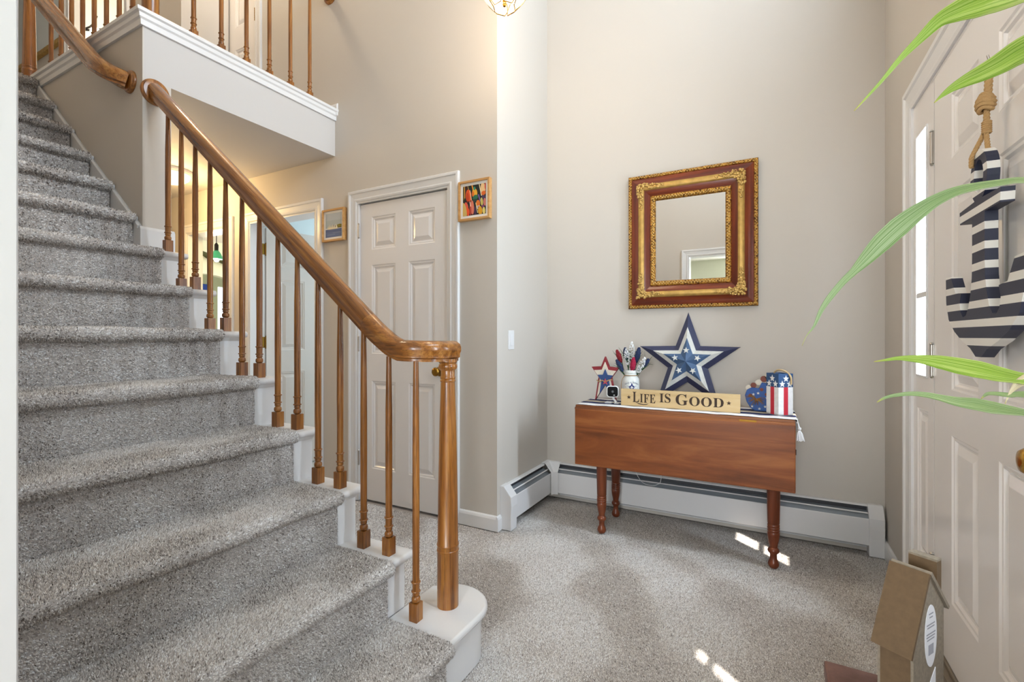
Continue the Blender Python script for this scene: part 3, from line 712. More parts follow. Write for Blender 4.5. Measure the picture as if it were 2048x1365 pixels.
# (d = distance from wall, z) profiles
HOOD = [(0, 0.247), (0.018, 0.247), (0.026, 0.242), (0.026, 0.2395), (0.017, 0.2445), (0.003, 0.2445), (0.003, 0.02), (0, 0.02)]
COVER = [(0.066, 0.188), (0.068, 0.190), (DP, 0.186), (DP, 0.055), (0.060, 0.048), (0.060, 0.051), (DP - 0.003, 0.057), (DP - 0.003, 0.188)]
DAMP = [(0.044, 0.214), (0.049, 0.209), (0.0503, 0.2103), (0.0453, 0.2153)]
CAPO = [(0, 0.0), (0, 0.252), (0.027, 0.252), (DP + 0.004, 0.193), (DP + 0.008, 0.14), (DP + 0.004, 0.09), (DP + 0.004, 0.0)]
def seg_m(poly, a, b):      # along the mirror wall (x), wall plane YM, facing -y
    return MB().prism([(YM - d, z) for d, z in poly], 'x', a, b)
def seg_s(poly, a, b):      # along the niche wall (y), wall plane XS, facing +x
    return MB().prism([(XS + d, z) for d, z in poly], 'y', a, b)
for fn, a, b in ((seg_s, 2.462, 2.975), (seg_m, XS + 0.098, 0.452)):
    obj('hood', fn(HOOD, a, b), HEATW, ht); obj('front_cover', fn(COVER, a, b), HEATW, ht)
    obj('damper', fn(DAMP, a, b), HEATW, ht)
    obj('fin_element', fn([(0.010, 0.10), (0.058, 0.10), (0.058, 0.180), (0.040, 0.204), (0.010, 0.216)], a, b), FIN, ht)
    obj('back_pan', fn([(0.003, 0.03), (0.006, 0.03), (0.006, 0.235), (0.003, 0.235)], a, b), DARK, ht)
obj('end_cap', seg_s(CAPO, 2.397, 2.470), HEATW, ht, bevel=0.003); obj('end_cap', seg_m(CAPO, 0.446, 0.512), HEATW, ht, bevel=0.003)
# inside corner piece
mb = MB(); c0, c1 = 0.112, 0.100
CS = [(0.0, 0.250), (0.030, 0.250), (DP + 0.003, 0.195), (DP + 0.003, 0.045)]
rows = []
for d, z in CS: rows.append([(XS + d, YM - c1, z), (XS + max(d, 0.0), YM - c1, z), (XS + d + (c0 - DP)*0.0, YM - d, z), (XS + c0, YM - d, z)])
vs = []; fs = []
for d, z in CS:
    vs += [(XS + d, YM - c1, z), (XS + d + 0.012*(d > 0.05), YM - d - 0.012*(d > 0.05), z), (XS + c0, YM - d, z)]
for i in range(len(CS) - 1):
    for j in range(2): fs.append((i*3+j, i*3+j+1, i*3+4+j, i*3+3+j))
mb.add(vs, fs); oc = obj('corner_cover', mb, HEATW, ht); sm = oc.modifiers.new('solid', 'SOLIDIFY'); sm.thickness = 0.002; sm.offset = 1

# ------------------------------------------------------------------ light switch
sw = empty('light_switch', (XS, 2.53, 1.10), 'white rocker light switch on the narrow niche wall', 'light switch')
obj('cover_plate', MB().box(XS, XS + 0.005, 2.494, 2.566, 1.043, 1.159), TRIM, sw, bevel=0.002)
obj('rocker', MB().prism([(XS + 0.004, 1.068), (XS + 0.010, 1.068), (XS + 0.006, 1.134), (XS + 0.004, 1.134)], 'y', 2.513, 2.547), HEATW, sw)

# ------------------------------------------------------------------ drop-leaf table
TX0, TX1, TY0, TY1, TZ = -0.985, 0.106, 2.585, 2.965, 0.728
tb = empty('drop_leaf_table', ((TX0 + TX1)/2, 2.77, 0), 'cherry drop-leaf table with turned legs against the mirror wall', 'table')
obj('table_top', MB().box(TX0, TX1, TY0, TY1, TZ - 0.019, TZ), CHERRYD, tb, bevel=0.003)
obj('rule_joint', MB().prism([(TY0 - 0.001, TZ - 0.019), (TY0 - 0.001, TZ - 0.011), (TY0 - 0.008, TZ - 0.013), (TY0 - 0.011, TZ - 0.019), (TY0 - 0.011, TZ - 0.024), (TY0 + 0.004, TZ - 0.024)], 'x', TX0, TX1), CHERRYD, tb)
dlf = obj('drop_leaf', MB().box(TX0 + 0.002, TX1 + 0.001, TY0 - 0.016, TY0 + 0.003, 0.389, TZ - 0.021), CHERRY, tb, bevel=0.004)
obj('drop_leaf', MB().box(TX0 + 0.002, TX1 + 0.001, TY1 - 0.003, TY1 + 0.014, 0.389, TZ - 0.021), CHERRY, tb, bevel=0.004)
for y in (2.630, 2.912): obj('apron', MB().box(-0.86, 0.035, y - 0.010, y + 0.010, TZ - 0.14, TZ - 0.019), CHERRYD, tb)
for x in (-0.85, 0.025): obj('apron', MB().box(x - 0.010, x + 0.010, 2.64, 2.90, TZ - 0.14, TZ - 0.019), CHERRYD, tb)
obj('leaf_hinge', MB().box(-0.13, -0.055, TY0 - 0.0125, TY0 - 0.009, TZ - 0.020, TZ - 0.012).box(-0.118, -0.07, TY0 - 0.0135, TY0 - 0.012, TZ - 0.018, TZ - 0.015), ABRASS, dlf)
LP = [(0.009, 0.0), (0.017, 0.002), (0.0235, 0.012), (0.025, 0.022), (0.021, 0.034), (0.0155, 0.045), (0.0150, 0.062), (0.0165, 0.070), (0.0245, 0.078), (0.0260, 0.086), (0.0230, 0.094), (0.0175, 0.100), (0.0185, 0.112), (0.0235, 0.135), (0.0265, 0.158),
      (0.0268, 0.172), (0.0250, 0.176), (0.0268, 0.179), (0.0272, 0.184), (0.0250, 0.188), (0.0268, 0.191), (0.0272, 0.196), (0.0250, 0.200), (0.0265, 0.203), (0.0265, 0.210), (0.0235, 0.214), (0.0265, 0.218), (0.0285, 0.30), (0.0295, 0.40), (0.0295, 0.56)]
lg = None
for x, y in ((-0.842, 2.628), (0.017, 2.628), (-0.842, 2.910), (0.017, 2.910)):
    if lg is None:
        mb = MB().lathe(LP, (x, y, 0), 24); mb.box(x - 0.027, x + 0.027, y - 0.027, y + 0.027, 0.55, TZ - 0.02); lg = obj('leg', mb, CHERRYZ, tb, smooth=40, org=(x, y, 0))
    else: dup(lg, tb, (x, y, 0))
obj('table_caster_peg', MB().box(TX1 + 0.001, TX1 + 0.004, TY0 - 0.010, TY0 - 0.002, TZ - 0.16, TZ - 0.135), BLACKM, tb)

# table runner and its tassel
def cloth(name, c, c2=None, ws=900):
    t = NT(name); co = t.coords((1, 1, 1)); wv = t.n('ShaderNodeTexWave', Scale=float(ws), Distortion=1.0); t.l(co, wv.inputs['Vector']); t.bump(wv.outputs['Fac'], 0.3, 0.0006); t.base(lin(c)); t.set(Roughness=0.9, Specular_IOR_Level=0.15); return t.mat
COTW = cloth('white_cotton', (240, 238, 238)); COTN = cloth('navy_cotton', (38, 46, 84)); COTG = cloth('oatmeal_cotton', (196, 184, 166))
rn = empty('table_runner', ((TX0 + TX1)/2, 2.77, TZ), 'white cotton table runner with navy stripes and tassels', 'table runner')
RY0, RY1, RX1 = TY0 + 0.004, TY1 - 0.06, TX1 + 0.006
def strip(y0, y1, mat, name):
    mb = MB(); n = 70; vs = []; fs = []
    path = [(TX0 + 0.004 + (RX1 - TX0 - 0.004)*i/n, TZ + 0.004 + 0.0012*math.sin(i*0.7)*math.sin(i*0.23)) for i in range(n + 1)] + [(RX1 + 0.004, TZ - 0.002), (RX1 + 0.006, TZ - 0.014), (RX1 + 0.007, TZ - 0.036)]
    for x, z in path: vs += [(x, y0, z), (x, y1, z)]
    fs = [(2*i, 2*i+1, 2*i+3, 2*i+2) for i in range(len(path) - 1)]; mb.add(vs, fs)
    o = obj(name, mb, mat, rn, smooth=50); s_ = o.modifiers.new('solid', 'SOLIDIFY'); s_.thickness = 0.0025; s_.offset = 0; return o
strip(RY0, RY0 + 0.070, COTW, 'cloth_band'); strip(RY0 + 0.070, RY0 + 0.125, COTN, 'cloth_stripe'); strip(RY0 + 0.125, RY1 - 0.125, COTG, 'cloth_band'); strip(RY1 - 0.125, RY1 - 0.070, COTN, 'cloth_stripe'); strip(RY1 - 0.070, RY1, COTW, 'cloth_band')
def tassel(x, y, z):
    mb = MB(); mb.tube([(x - 0.004, y, z + 0.028), (x + 0.004, y, z + 0.012), (x + 0.006, y, z)], 0.0035, 6); mb.ball((x + 0.007, y, z - 0.004), (0.009, 0.009, 0.009))
    for k in range(26):
        a = RNG.uniform(0, 2*PI); r = RNG.uniform(0.004, 0.020); mb.tube([(x + 0.007, y, z - 0.008), (x + 0.007 + r*0.6*math.cos(a), y + r*0.6*math.sin(a), z - 0.025), (x + 0.009 + r*math.cos(a), y + r*math.sin(a), z - RNG.uniform(0.052, 0.064))], 0.0022, 5)
    obj('tassel', mb, COTW, rn, smooth=60)
tassel(RX1 + 0.004, RY0 + 0.012, TZ - 0.036); tassel(RX1 + 0.004, RY1 - 0.02, TZ - 0.036)

# ------------------------------------------------------------------ text helper
def text_mb(body, size, ext=0.0008, align='CENTER', extrude=True):
    c = bpy.data.curves.new('txt', 'FONT'); c.body = body; c.size = size; c.extrude = ext; c.align_x = align; c.resolution_u = 3
    o = bpy.data.objects.new('txt', c); COL.objects.link(o); bpy.context.view_layer.update()
    me = bpy.data.meshes.new_from_object(o); mb = MB(); mb.add([tuple(v.co) for v in me.vertices], [tuple(p.vertices) for p in me.polygons])
    bpy.data.objects.remove(o); bpy.data.curves.remove(c); bpy.data.meshes.remove(me); return mb
def width(mb): xs = [v[0] for v in mb.v]; return max(xs) - min(xs)

# ------------------------------------------------------------------ wooden sign
SY = 2.655; SX0, SX1, SZ0, SZ1 = -0.738, -0.130, TZ + 0.006, TZ + 0.098
sg = empty('wooden_sign', ((SX0 + SX1)/2, SY, SZ0), 'long pine block sign reading LIFE IS GOOD in dark letters', 'sign')
sbd = obj('board', MB().box(SX0, SX1, SY - 0.001, SY + 0.028, SZ0, SZ1), PINE, sg, bevel=0.0015)
INK = flat('burnt_brown_ink', (58, 40, 26), 0.7)
def serif(word, big, small, x, z, sq=1.0):
    """large initial, small capitals; returns right end. Letters as flat print on the sign."""
    out = MB()
    for i, ch in enumerate(word):
        cc = chr(0x1D400 + ord(ch) - 65); t = text_mb(cc, big if i == 0 else small, 0.0004, 'LEFT')
        if not t.v: t = text_mb(ch, big if i == 0 else small, 0.0004, 'LEFT')
        x0 = min(v[0] for v in t.v); w = width(t)
        t.xf(Matrix(((sq, 0, 0, x - x0*sq), (0, 0, 1, SY - 0.0014), (0, 1, 0, z), (0, 0, 0, 1)))); out.v, out.f, out.m = out.v + t.v, out.f + [tuple(j + len(out.v) for j in f) for f in t.f], out.m + t.m
        x += w*sq + 0.006
    return out, x
zt = SZ0 + 0.030
for w_, x_, x2_ in (('LIFE', SX0 + 0.066, SX0 + 0.190), ('IS', SX0 + 0.212, SX0 + 0.270), ('GOOD', SX0 + 0.296, SX0 + 0.532)):
    mb, xe_ = serif(w_, 0.084 if w_ != 'IS' else 0.070, 0.070, 0.0, zt - (0.008 if w_ != 'IS' else 0), 1.0)
    k_ = (x2_ - x_)/(xe_ - 0.006); mb.v = [(x_ + x*k_, y, z) for x, y, z in mb.v]; obj('lettering', mb, INK, sbd)
# swash under the L
obj('lettering', MB().prism([(SX0 + 0.075, zt - 0.004), (SX0 + 0.10, zt - 0.013), (SX0 + 0.125, zt - 0.017), (SX0 + 0.146, zt - 0.014), (SX0 + 0.155, zt - 0.008), (SX0 + 0.146, zt - 0.018), (SX0 + 0.125, zt - 0.0215), (SX0 + 0.10, zt - 0.018)], 'y', SY - 0.0018, SY - 0.0008), INK, sbd)
for x in (SX0 + 0.045, SX1 - 0.052): obj('lettering', MB().prism(star(0.012, 0.0048, cx=x, cy=SZ0 + 0.047), 'y', SY - 0.0018, SY - 0.0008), INK, sbd)

# ------------------------------------------------------------------ big barn star leaning on the wall
def paint(name, c, rough=0.5, wear=(150, 150, 150), amt=0.5):
    t = NT(name); co = t.coords((40, 40, 40)); nz = t.n('ShaderNodeTexNoise', Scale=1.0, Detail=8.0, Roughness=0.75); t.l(co, nz.inputs['Vector'])
    t.base(t.ramp(nz.outputs['Fac'], [(0.25, tuple(u*0.8 for u in lin(c)[:3]) + (1,)), (0.55, lin(c)), (0.60 + 0.2*(1-amt), lin(c)), (0.80, lin(wear))])); t.set(Roughness=rough); return t.mat
NAVY = paint('star_navy', (58, 62, 92), 0.45, (120, 120, 150)); OFFW = paint('star_white', (222, 222, 216), 0.5, (180, 185, 190)); BLUE = paint('star_blue', (72, 100, 136), 0.45, (120, 145, 175))
SCX, SCZ, SR = -0.432, 0.968, 0.300
bs = empty('barn_star', (SCX, 2.98, TZ), 'large navy, white and blue five-pointed barn star leaning on the wall', 'star decoration')
rin = SR * 0.40; tilt = -0.10
def star_ring(s0, s1):
    mb = MB(); P = star(1, 0.40); H = 0.085
    def V(k, s): u, w = P[k % 10]; return Vector((SR*s*u, -H*(1 - s), SR*s*w))
    for k in range(10):
        if s0 > 0: mb.add([V(k, s1), V(k+1, s1), V(k+1, s0), V(k, s0)], [(0, 1, 2, 3)])
        else: mb.add([V(k, s1), V(k+1, s1), (0, -H, 0)], [(0, 1, 2)])
    M = Matrix.Translation((SCX, 3.010, SCZ)) @ Matrix.Rotation(tilt, 4, 'X')
    return mb.xf(M)
o = obj('outer_band', star_ring(0.70, 1.0), NAVY, bs, recalc=False); s_ = o.modifiers.new('solid', 'SOLIDIFY'); s_.thickness = 0.003
obj('white_band', star_ring(0.475, 0.70), OFFW, bs, recalc=False); ist = obj('inner_star', star_ring(0, 0.475), BLUE, bs, recalc=False)
for k in range(5):
    a = PI/2 + 2*PI*k/5; R = SR*0.22
    q = MB(); q.prism(star(0.020, 0.008, rot=PI/2 + 0.2*k), 'y', -0.001, 0.001)
    nrm = Vector((math.cos(a)*0.10, -1, math.sin(a)*0.10)).normalized()
    M = Matrix.Translation((SCX, 3.010, SCZ)) @ Matrix.Rotation(tilt, 4, 'X') @ Matrix.Translation((R*math.cos(a), -0.085*(1 - R/SR) - 0.003, R*math.sin(a)))
    obj('small_star', q.xf(M), OFFW, ist)

# ------------------------------------------------------------------ small wooden star block
WRED = paint('block_red', (140, 34, 44), 0.55, (90, 40, 34)); WCRM = paint('block_cream', (226, 214, 196), 0.6, (190, 170, 145)); WBLU = paint('block_blue', (42, 72, 126), 0.55, (60, 90, 140)); WBRN = flat('block_edge', (96, 58, 40), 0.6)
ss_ = empty('star_block', (-0.875, 2.80, TZ), 'small upright red, cream and blue wooden star block tied with twine', 'star decoration')
def tallstar(s, cx, zc, cw=1.0):
    P = [(0, 0.130), (0.024, 0.070), (0.084, 0.064), (0.040, 0.004), (0.066, -0.136), (0.0, -0.040), (-0.062, -0.136), (-0.040, 0.004), (-0.084, 0.066), (-0.024, 0.070)]
    return [(cx + u*s*cw, zc + w*s) for u, w in P]
ZS = TZ + 0.006 + 0.136
obj('red_star', MB().prism(tallstar(1.0, -0.876, ZS), 'y', 2.795, 2.822), [WRED], ss_)
obj('cream_star', MB().prism([(u, max(w, ZS - 0.136)) for u, w in tallstar(0.80, -0.873, ZS - 0.006)], 'y', 2.785, 2.796), WCRM, ss_)
obj('blue_star', MB().prism([(u, max(w, ZS - 0.136)) for u, w in tallstar(0.56, -0.869, ZS - 0.018)], 'y', 2.775, 2.786), WBLU, ss_)
obj('red_button', MB().prism(star(0.020, 0.008, cx=-0.866, cy=ZS - 0.020), 'y', 2.768, 2.776), flat('button_red', (196, 70, 84), 0.5), ss_)
JUTE = flat('jute_twine', (176, 140, 92), 0.9, bump=0.6, bscale=500, bdist=0.002)
obj('twine', MB().tube(bez([(-0.925, 2.792, ZS - 0.014), (-0.90, 2.770, ZS - 0.022), (-0.885, 2.766, ZS - 0.012), (-0.868, 2.768, ZS - 0.020), (-0.846, 2.768, ZS - 0.010), (-0.828, 2.790, ZS - 0.008)], 6), 0.003, 6), JUTE, ss_, smooth=60)

# ------------------------------------------------------------------ mason jar with picks
JX, JY = -0.728, 2.835
CREAM = flat('jar_cream_glaze', (226, 228, 224), 0.25, var=0.03, coat=0.3)
jr = empty('mason_jar', (JX, JY, TZ), 'cream painted mason jar printed with small blue lettering and a flag star', 'jar')
zb = TZ + 0.007; k_ = 1.06
mb = MB().lathe([(r_, z_*1.12) for r_, z_ in [(0.030, 0), (0.046, 0.004), (0.049, 0.012), (0.049, 0.108), (0.046, 0.122), (0.036, 0.136), (0.034, 0.139), (0.0375, 0.141), (0.0375, 0.147), (0.034, 0.149), (0.0375, 0.152), (0.0375, 0.163), (0.035, 0.166), (0.032, 0.166), (0.031, 0.14)]], (JX, JY, zb), 30)
jb = obj('jar_body', mb, CREAM, jr, smooth=40)
obj('jar_twine', MB().tube([(JX + 0.0385*math.cos(a), JY + 0.0385*math.sin(a), zb + 0.155) for a in [2*PI*i/24 for i in range(24)]], 0.002, 6, closed=True).tube(bez([(JX - 0.034, JY - 0.020, zb + 0.154), (JX - 0.048, JY - 0.026, zb + 0.125), (JX - 0.053, JY - 0.022, zb + 0.09), (JX - 0.051, JY - 0.020, zb + 0.03)], 6), 0.0018, 6), JUTE, jr, smooth=60)
BLUEINK = flat('blue_ink', (44, 56, 120), 0.6)
def wrap_print(mb, r, a0):
    """lay flat x,z print on the jar's cylinder, centred on angle a0"""
    mb.v = [(JX + (r + y)*math.cos(a0 + x/r), JY + (r + y)*math.sin(a0 + x/r), z) for x, y, z in mb.v]; return mb
a0 = math.atan2(-JY, -JX) + 0.10
t = text_mb('Stars & Stripes', 0.0150, 0.0001); t.v = [(x, 0.0004 + 0*z, zb + 0.111 + y - 6.0*x*x) for x, y, z in t.v]; obj('jar_print', wrap_print(t, 0.049, a0), BLUEINK, jb)
q = MB().prism(star(0.026, 0.011, cx=0, cy=zb + 0.088), 'y', 0.0002, 0.0006); q.v = [(x*1.15, y, z) for x, y, z in q.v]; obj('jar_print', wrap_print(q, 0.049, a0), BLUEINK, jb)
for q in (MB().box(0.010, 0.040, 0.0002, 0.0007, zb + 0.080, zb + 0.083), MB().box(-0.040, -0.012, 0.0002, 0.0007, zb + 0.086, zb + 0.089)): obj('jar_print', wrap_print(q, 0.049, a0), flat('red_ink', (170, 50, 60), 0.6), jb)
FCOL = {'red': flat('pick_red', (140, 30, 40), 0.8, bump=1.0, bscale=260, bdist=0.004), 'pink': flat('pick_crimson', (172, 24, 66), 0.75, bump=1.0, bscale=260, bdist=0.004),
        'navy': flat('pick_navy', (36, 50, 88), 0.8, bump=1.0, bscale=260, bdist=0.004), 'white': flat('pick_white', (238, 238, 238), 0.8)}
STEMG = flat('stem_green', (52, 84, 54), 0.7)
def pick(dx, dy, dz, col, label, L=0.075, fat=0.012):
    fat *= 1.22; L *= 1.12; dx *= 1.12; dz = dz*1.12 + 0.004
    base = Vector((JX + dx*0.10, JY + dy*0.10, zb + 0.10)); tip = Vector((JX + dx, JY + dy, zb + 0.182 + dz)); d = (tip - base).normalized()
    e = empty('flower_pick', base, label, 'artificial flower', 'flower picks in the mason jar')
    head0 = tip - d*L
    obj('stem', MB().tube([base, head0], 0.0014, 5), STEMG, e, smooth=60)
    mb = MB(); s1 = d.orthogonal().normalized(); s2 = d.cross(s1)
    if col == 'white':
        for i in range(90):
            f = RNG.uniform(0, 1); a = RNG.uniform(0, 2*PI); r = fat*0.95*math.sin(PI*(0.15 + 0.8*f))
            mb.ball(head0 + d*(L*f) + (s1*math.cos(a) + s2*math.sin(a))*r, 0.0036, 6, 4)
    else:
        n = 9
        mb.sweep([(math.cos(2*PI*k/12), math.sin(2*PI*k/12)) for k in range(12)], [head0 + d*(L*i/(n-1)) for i in range(n)], scales=[max(0.0015, fat*math.sin(PI*(0.10 + 0.84*i/(n-1)))**0.8) for i in range(n)])
        for i in range(90):
            f = RNG.uniform(0.03, 0.97); a = RNG.uniform(0, 2*PI); r = fat*math.sin(PI*(0.10 + 0.84*f))**0.8
            mb.ball(head0 + d*(L*f) + (s1*math.cos(a) + s2*math.sin(a))*r, 0.0028, 5, 3)
    obj('flower_head', mb, FCOL[col], e, smooth=70)
    for i in range(6):
        a = RNG.uniform(0, 2*PI); q = head0 + (s1*math.cos(a) + s2*math.sin(a))*RNG.uniform(0.02, 0.045) + d*RNG.uniform(0.02, 0.09)
        obj('grass_blade', MB().tube([head0 - d*0.03, (head0 + q)/2 + d*0.01, q], [0.0017, 0.0015, 0.0005], 4), STEMG, e)
pick(-0.078, 0.0, 0.108, 'red', 'dark red flower pick at the left of the mason jar')
pick(-0.072, -0.030, 0.056, 'navy', 'navy flower pick drooping lowest on the left of the mason jar')
pick(-0.040, 0.03, 0.120, 'navy', 'navy flower pick half hidden behind the white sprig')
pick(-0.026, -0.004, 0.112, 'white', 'white sprig standing behind the crimson flower pick', 0.085, 0.013)
pick(0.000, 0.02, 0.150, 'white', 'tallest white sprig in the mason jar', 0.095, 0.013)
pick(0.020, -0.026, 0.070, 'pink', 'bright crimson flower pick at the front of the mason jar', 0.082, 0.0135)
pick(0.044, 0.0, 0.122, 'navy', 'navy and red flower pick leaning right above the crimson one', 0.085, 0.0135)
pick(0.078, -0.02, 0.070, 'white', 'white sprig leaning furthest right out of the mason jar', 0.09, 0.013)
pick(0.092, 0.012, 0.062, 'navy', 'navy flower pick peeping out behind the rightmost white sprig', 0.05, 0.010)

# ------------------------------------------------------------------ little security camera
CX_, CY_ = -0.802, 2.700
sc_ = empty('security_camera', (CX_, CY_, TZ), 'small white cube camera with a black face standing before the star block', 'camera')
PLW = flat('white_plastic', (240, 240, 240), 0.35); PLB = flat('black_gloss', (8, 8, 10), 0.5, spec=0.1)
def rrect(w, h, r, n=5):
    out = []
    for cx_, cz_, s in ((w/2-r, h/2-r, 0), (-w/2+r, h/2-r, 90), (-w/2+r, -h/2+r, 180), (w/2-r, -h/2+r, 270)):
        out += [(cx_ + r*math.cos(math.radians(s + 90*i/n)), cz_ + r*math.sin(math.radians(s + 90*i/n))) for i in range(n + 1)]
    return out
Mc = Matrix.Translation((CX_ + 0.002, CY_, TZ + 0.074)) @ Matrix.Rotation(0.30, 4, 'Z') @ Matrix.Rotation(-0.08, 4, 'X')
hsg = obj('housing', MB().prism(rrect(0.068, 0.066, 0.016), 'y', -0.012, 0.024).xf(Mc), PLW, sc_, bevel=0.003, smooth=40)
obj('face', MB().prism(rrect(0.059, 0.057, 0.013), 'y', -0.0135, -0.011).xf(Mc), PLB, hsg, smooth=40)
obj('lens', MB().lathe([(0.0085, 0), (0.0085, 0.002), (0.0065, 0.003), (0.005, 0.0015)], (0, 0, 0), 18).xf(Mc @ Matrix.Translation((0, -0.0135, 0)) @ Matrix.Rotation(PI/2, 4, 'X')), flat('lens_grey', (60, 62, 66), 0.15), sc_, smooth=40)
obj('badge', MB().box(0.004, 0.013, -0.0142, -0.0132, -0.022, -0.018).xf(Mc), PLW, sc_)
obj('stand', MB().tube([(CX_, CY_ + 0.006, TZ + 0.044), (CX_ + 0.012, CY_ + 0.004, TZ + 0.026), (CX_ + 0.026, CY_ - 0.004, TZ + 0.010)], [0.007, 0.0065, 0.0075], 8).box(CX_ - 0.042, CX_ - 0.002, CY_ - 0.012, CY_ + 0.03, TZ + 0.006, TZ + 0.013).box(CX_ + 0.014, CX_ + 0.040, CY_ - 0.014, CY_ + 0.016, TZ + 0.006, TZ + 0.010), PLW, sc_, bevel=0.002)
# power cable sagging below the table
cb = MB().tube(bez([(-0.772, 2.935, 0.60), (-0.756, 2.935, 0.37), (-0.73, 2.945, 0.29), (-0.695, 2.955, 0.228), (-0.65, 2.96, 0.210), (-0.60, 2.955, 0.222), (-0.574, 2.95, 0.28), (-0.564, 2.94, 0.60)], 8), 0.0016, 6)
tag(obj('power_cable', cb, PLW, None, smooth=60, org=(-0.65, 2.95, 0.3)), 'thin white power cable sagging in a loop beneath the table', 'cable')

# ------------------------------------------------------------------ flag box with rope handle
BXC = (0.044, 2.715); Mb = Matrix.Translation((BXC[0], BXC[1], TZ + 0.006)) @ Matrix.Rotation(math.radians(40), 4, 'Z')
fb = empty('flag_box', (BXC[0], BXC[1], TZ), 'square wooden firecracker box painted with white stars on blue over red stripes', 'decoration')
h_ = 0.041; HB = 0.205; zs_ = 0.138
FBW = paint('box_white', (236, 234, 232), 0.5, (205, 200, 196)); FBR = flat('box_red', (200, 44, 60), 0.5); FBB = paint('box_blue', (42, 78, 122), 0.5, (90, 130, 170))
def boxwall():
    mb = MB()
    for s in ((-h_, h_, -h_, -h_ + 0.006), (-h_, h_, h_ - 0.006, h_), (-h_, -h_ + 0.006, -h_ + 0.006, h_ - 0.006), (h_ - 0.006, h_, -h_ + 0.006, h_ - 0.006)): mb.box(*s, 0, zs_)
    mb.box(-h_, h_, -h_, h_, 0, 0.006); return mb
bxb = obj('box_body', boxwall().xf(Mb), FBW, fb)
mb = MB()
for s in ((-h_, h_, -h_, -h_ + 0.006), (-h_, h_, h_ - 0.006, h_), (-h_, -h_ + 0.006, -h_ + 0.006, h_ - 0.006), (h_ - 0.006, h_, -h_ + 0.006, h_ - 0.006)): mb.box(*s, zs_, HB)
bxs = obj('star_field', mb.xf(Mb), FBB, fb)
for rot in (0, 90, 180, 270):
    Mr = Mb @ Matrix.Rotation(math.radians(rot), 4, 'Z')
    obj('stripe', MB().box(-0.012, 0.012, -h_ - 0.0008, -h_ + 0.001, 0.002, zs_).xf(Mr), FBR, bxb)
    for cx_, cz_ in ((0.0, 0.180), (-0.021, 0.154), (0.021, 0.154)): obj('painted_star', MB().prism(star(0.0175, 0.0075, cx=cx_, cy=cz_), 'y', -h_ - 0.0016, -h_ + 0.001).xf(Mr), FBW, bxs)
ROPE = flat('natural_rope', (206, 178, 136), 0.9, bump=0.8, bscale=420, bdist=0.002)
obj('rope_handle', MB().tube([Mb @ Vector(p) for p in bez([(-0.005, h_ + 0.006, 0.178), (0.0, h_ - 0.006, 0.205), (0.004, 0.012, 0.220), (0.012, -0.028, 0.214), (0.022, -h_ - 0.006, 0.190), (0.026, -h_ - 0.006, 0.152)], 6)], 0.0048, 8), ROPE, fb, smooth=60)

# ------------------------------------------------------------------ blue starred wooden figure with raffia bow
fg = empty('raffia_figure', (-0.055, 2.80, TZ), 'scalloped blue wooden ornament with white stars and a raffia bow beside the flag box', 'decoration')
FIGB = paint('figure_blue', (28, 82, 158), 0.5, (22, 60, 120)); zf = TZ + 0.006
fbd = obj('body', MB().prism([(-0.068, zf), (0.012, zf - 0.0), (0.034, zf + 0.045), (0.024, zf + 0.10), (0.000, zf + 0.142), (-0.036, zf + 0.148), (-0.048, zf + 0.118), (-0.082, zf + 0.120), (-0.104, zf + 0.108), (-0.114, zf + 0.078), (-0.106, zf + 0.045), (-0.086, zf + 0.012)], 'y', 2.782, 2.802), FIGB, fg, bevel=0.003)
for i, (x, z, r) in enumerate(((-0.098, 0.118, 0.013), (-0.074, 0.131, 0.014), (-0.050, 0.148, 0.015), (-0.026, 0.166, 0.016), (-0.006, 0.178, 0.014))):
    obj('scallop', MB().lathe([(r, 0), (r, 0.012)], (0, 0, 0), 14).xf(Matrix.Translation((x, 2.806, zf + z)) @ Matrix.Rotation(PI/2, 4, 'X')), [WCRM, flat('rust_paint', (126, 62, 44), 0.6)][i % 2], fg)
for x, z in ((-0.080, 0.022), (-0.046, 0.012), (-0.012, 0.070), (-0.052, 0.092), (-0.074, 0.085), (-0.020, 0.024)): obj('painted_star', MB().prism(star(0.008, 0.0034, cx=x, cy=zf + z), 'y', 2.7805, 2.7825), OFFW, fbd)
for x, z, r in ((-0.036, 0.112, 0.009), (-0.088, 0.078, 0.010), (-0.014, 0.088, 0.008)): obj('rust_patch', MB().lathe([(r, 0), (r, 0.002)], (0, 0, 0), 10).xf(Matrix.Translation((x, 2.782, zf + z)) @ Matrix.Rotation(PI/2, 4, 'X')), flat('rust_paint', (126, 62, 44), 0.6), fg)
mb = MB(); c_ = Vector((-0.060, 2.774, zf + 0.058))
for i in range(22):
    a = RNG.uniform(-2.7, -0.4) if i % 2 else RNG.uniform(-0.7, 0.2) + (PI if i % 4 else 0); L_ = RNG.uniform(0.025, 0.055)
    mb.tube([c_ + Vector((RNG.uniform(-.006, .006), 0, RNG.uniform(-.004, .004))), c_ + Vector((L_*0.5*math.cos(a), -0.010, L_*0.5*math.sin(a) + 0.012)), c_ + Vector((L_*math.cos(a), -RNG.uniform(0, .006), L_*math.sin(a)*0.7 + 0.002))], [0.0022, 0.0020, 0.0012], 5)
obj('raffia_bow', mb, flat('raffia', (150, 108, 62), 0.85), fg, smooth=60)
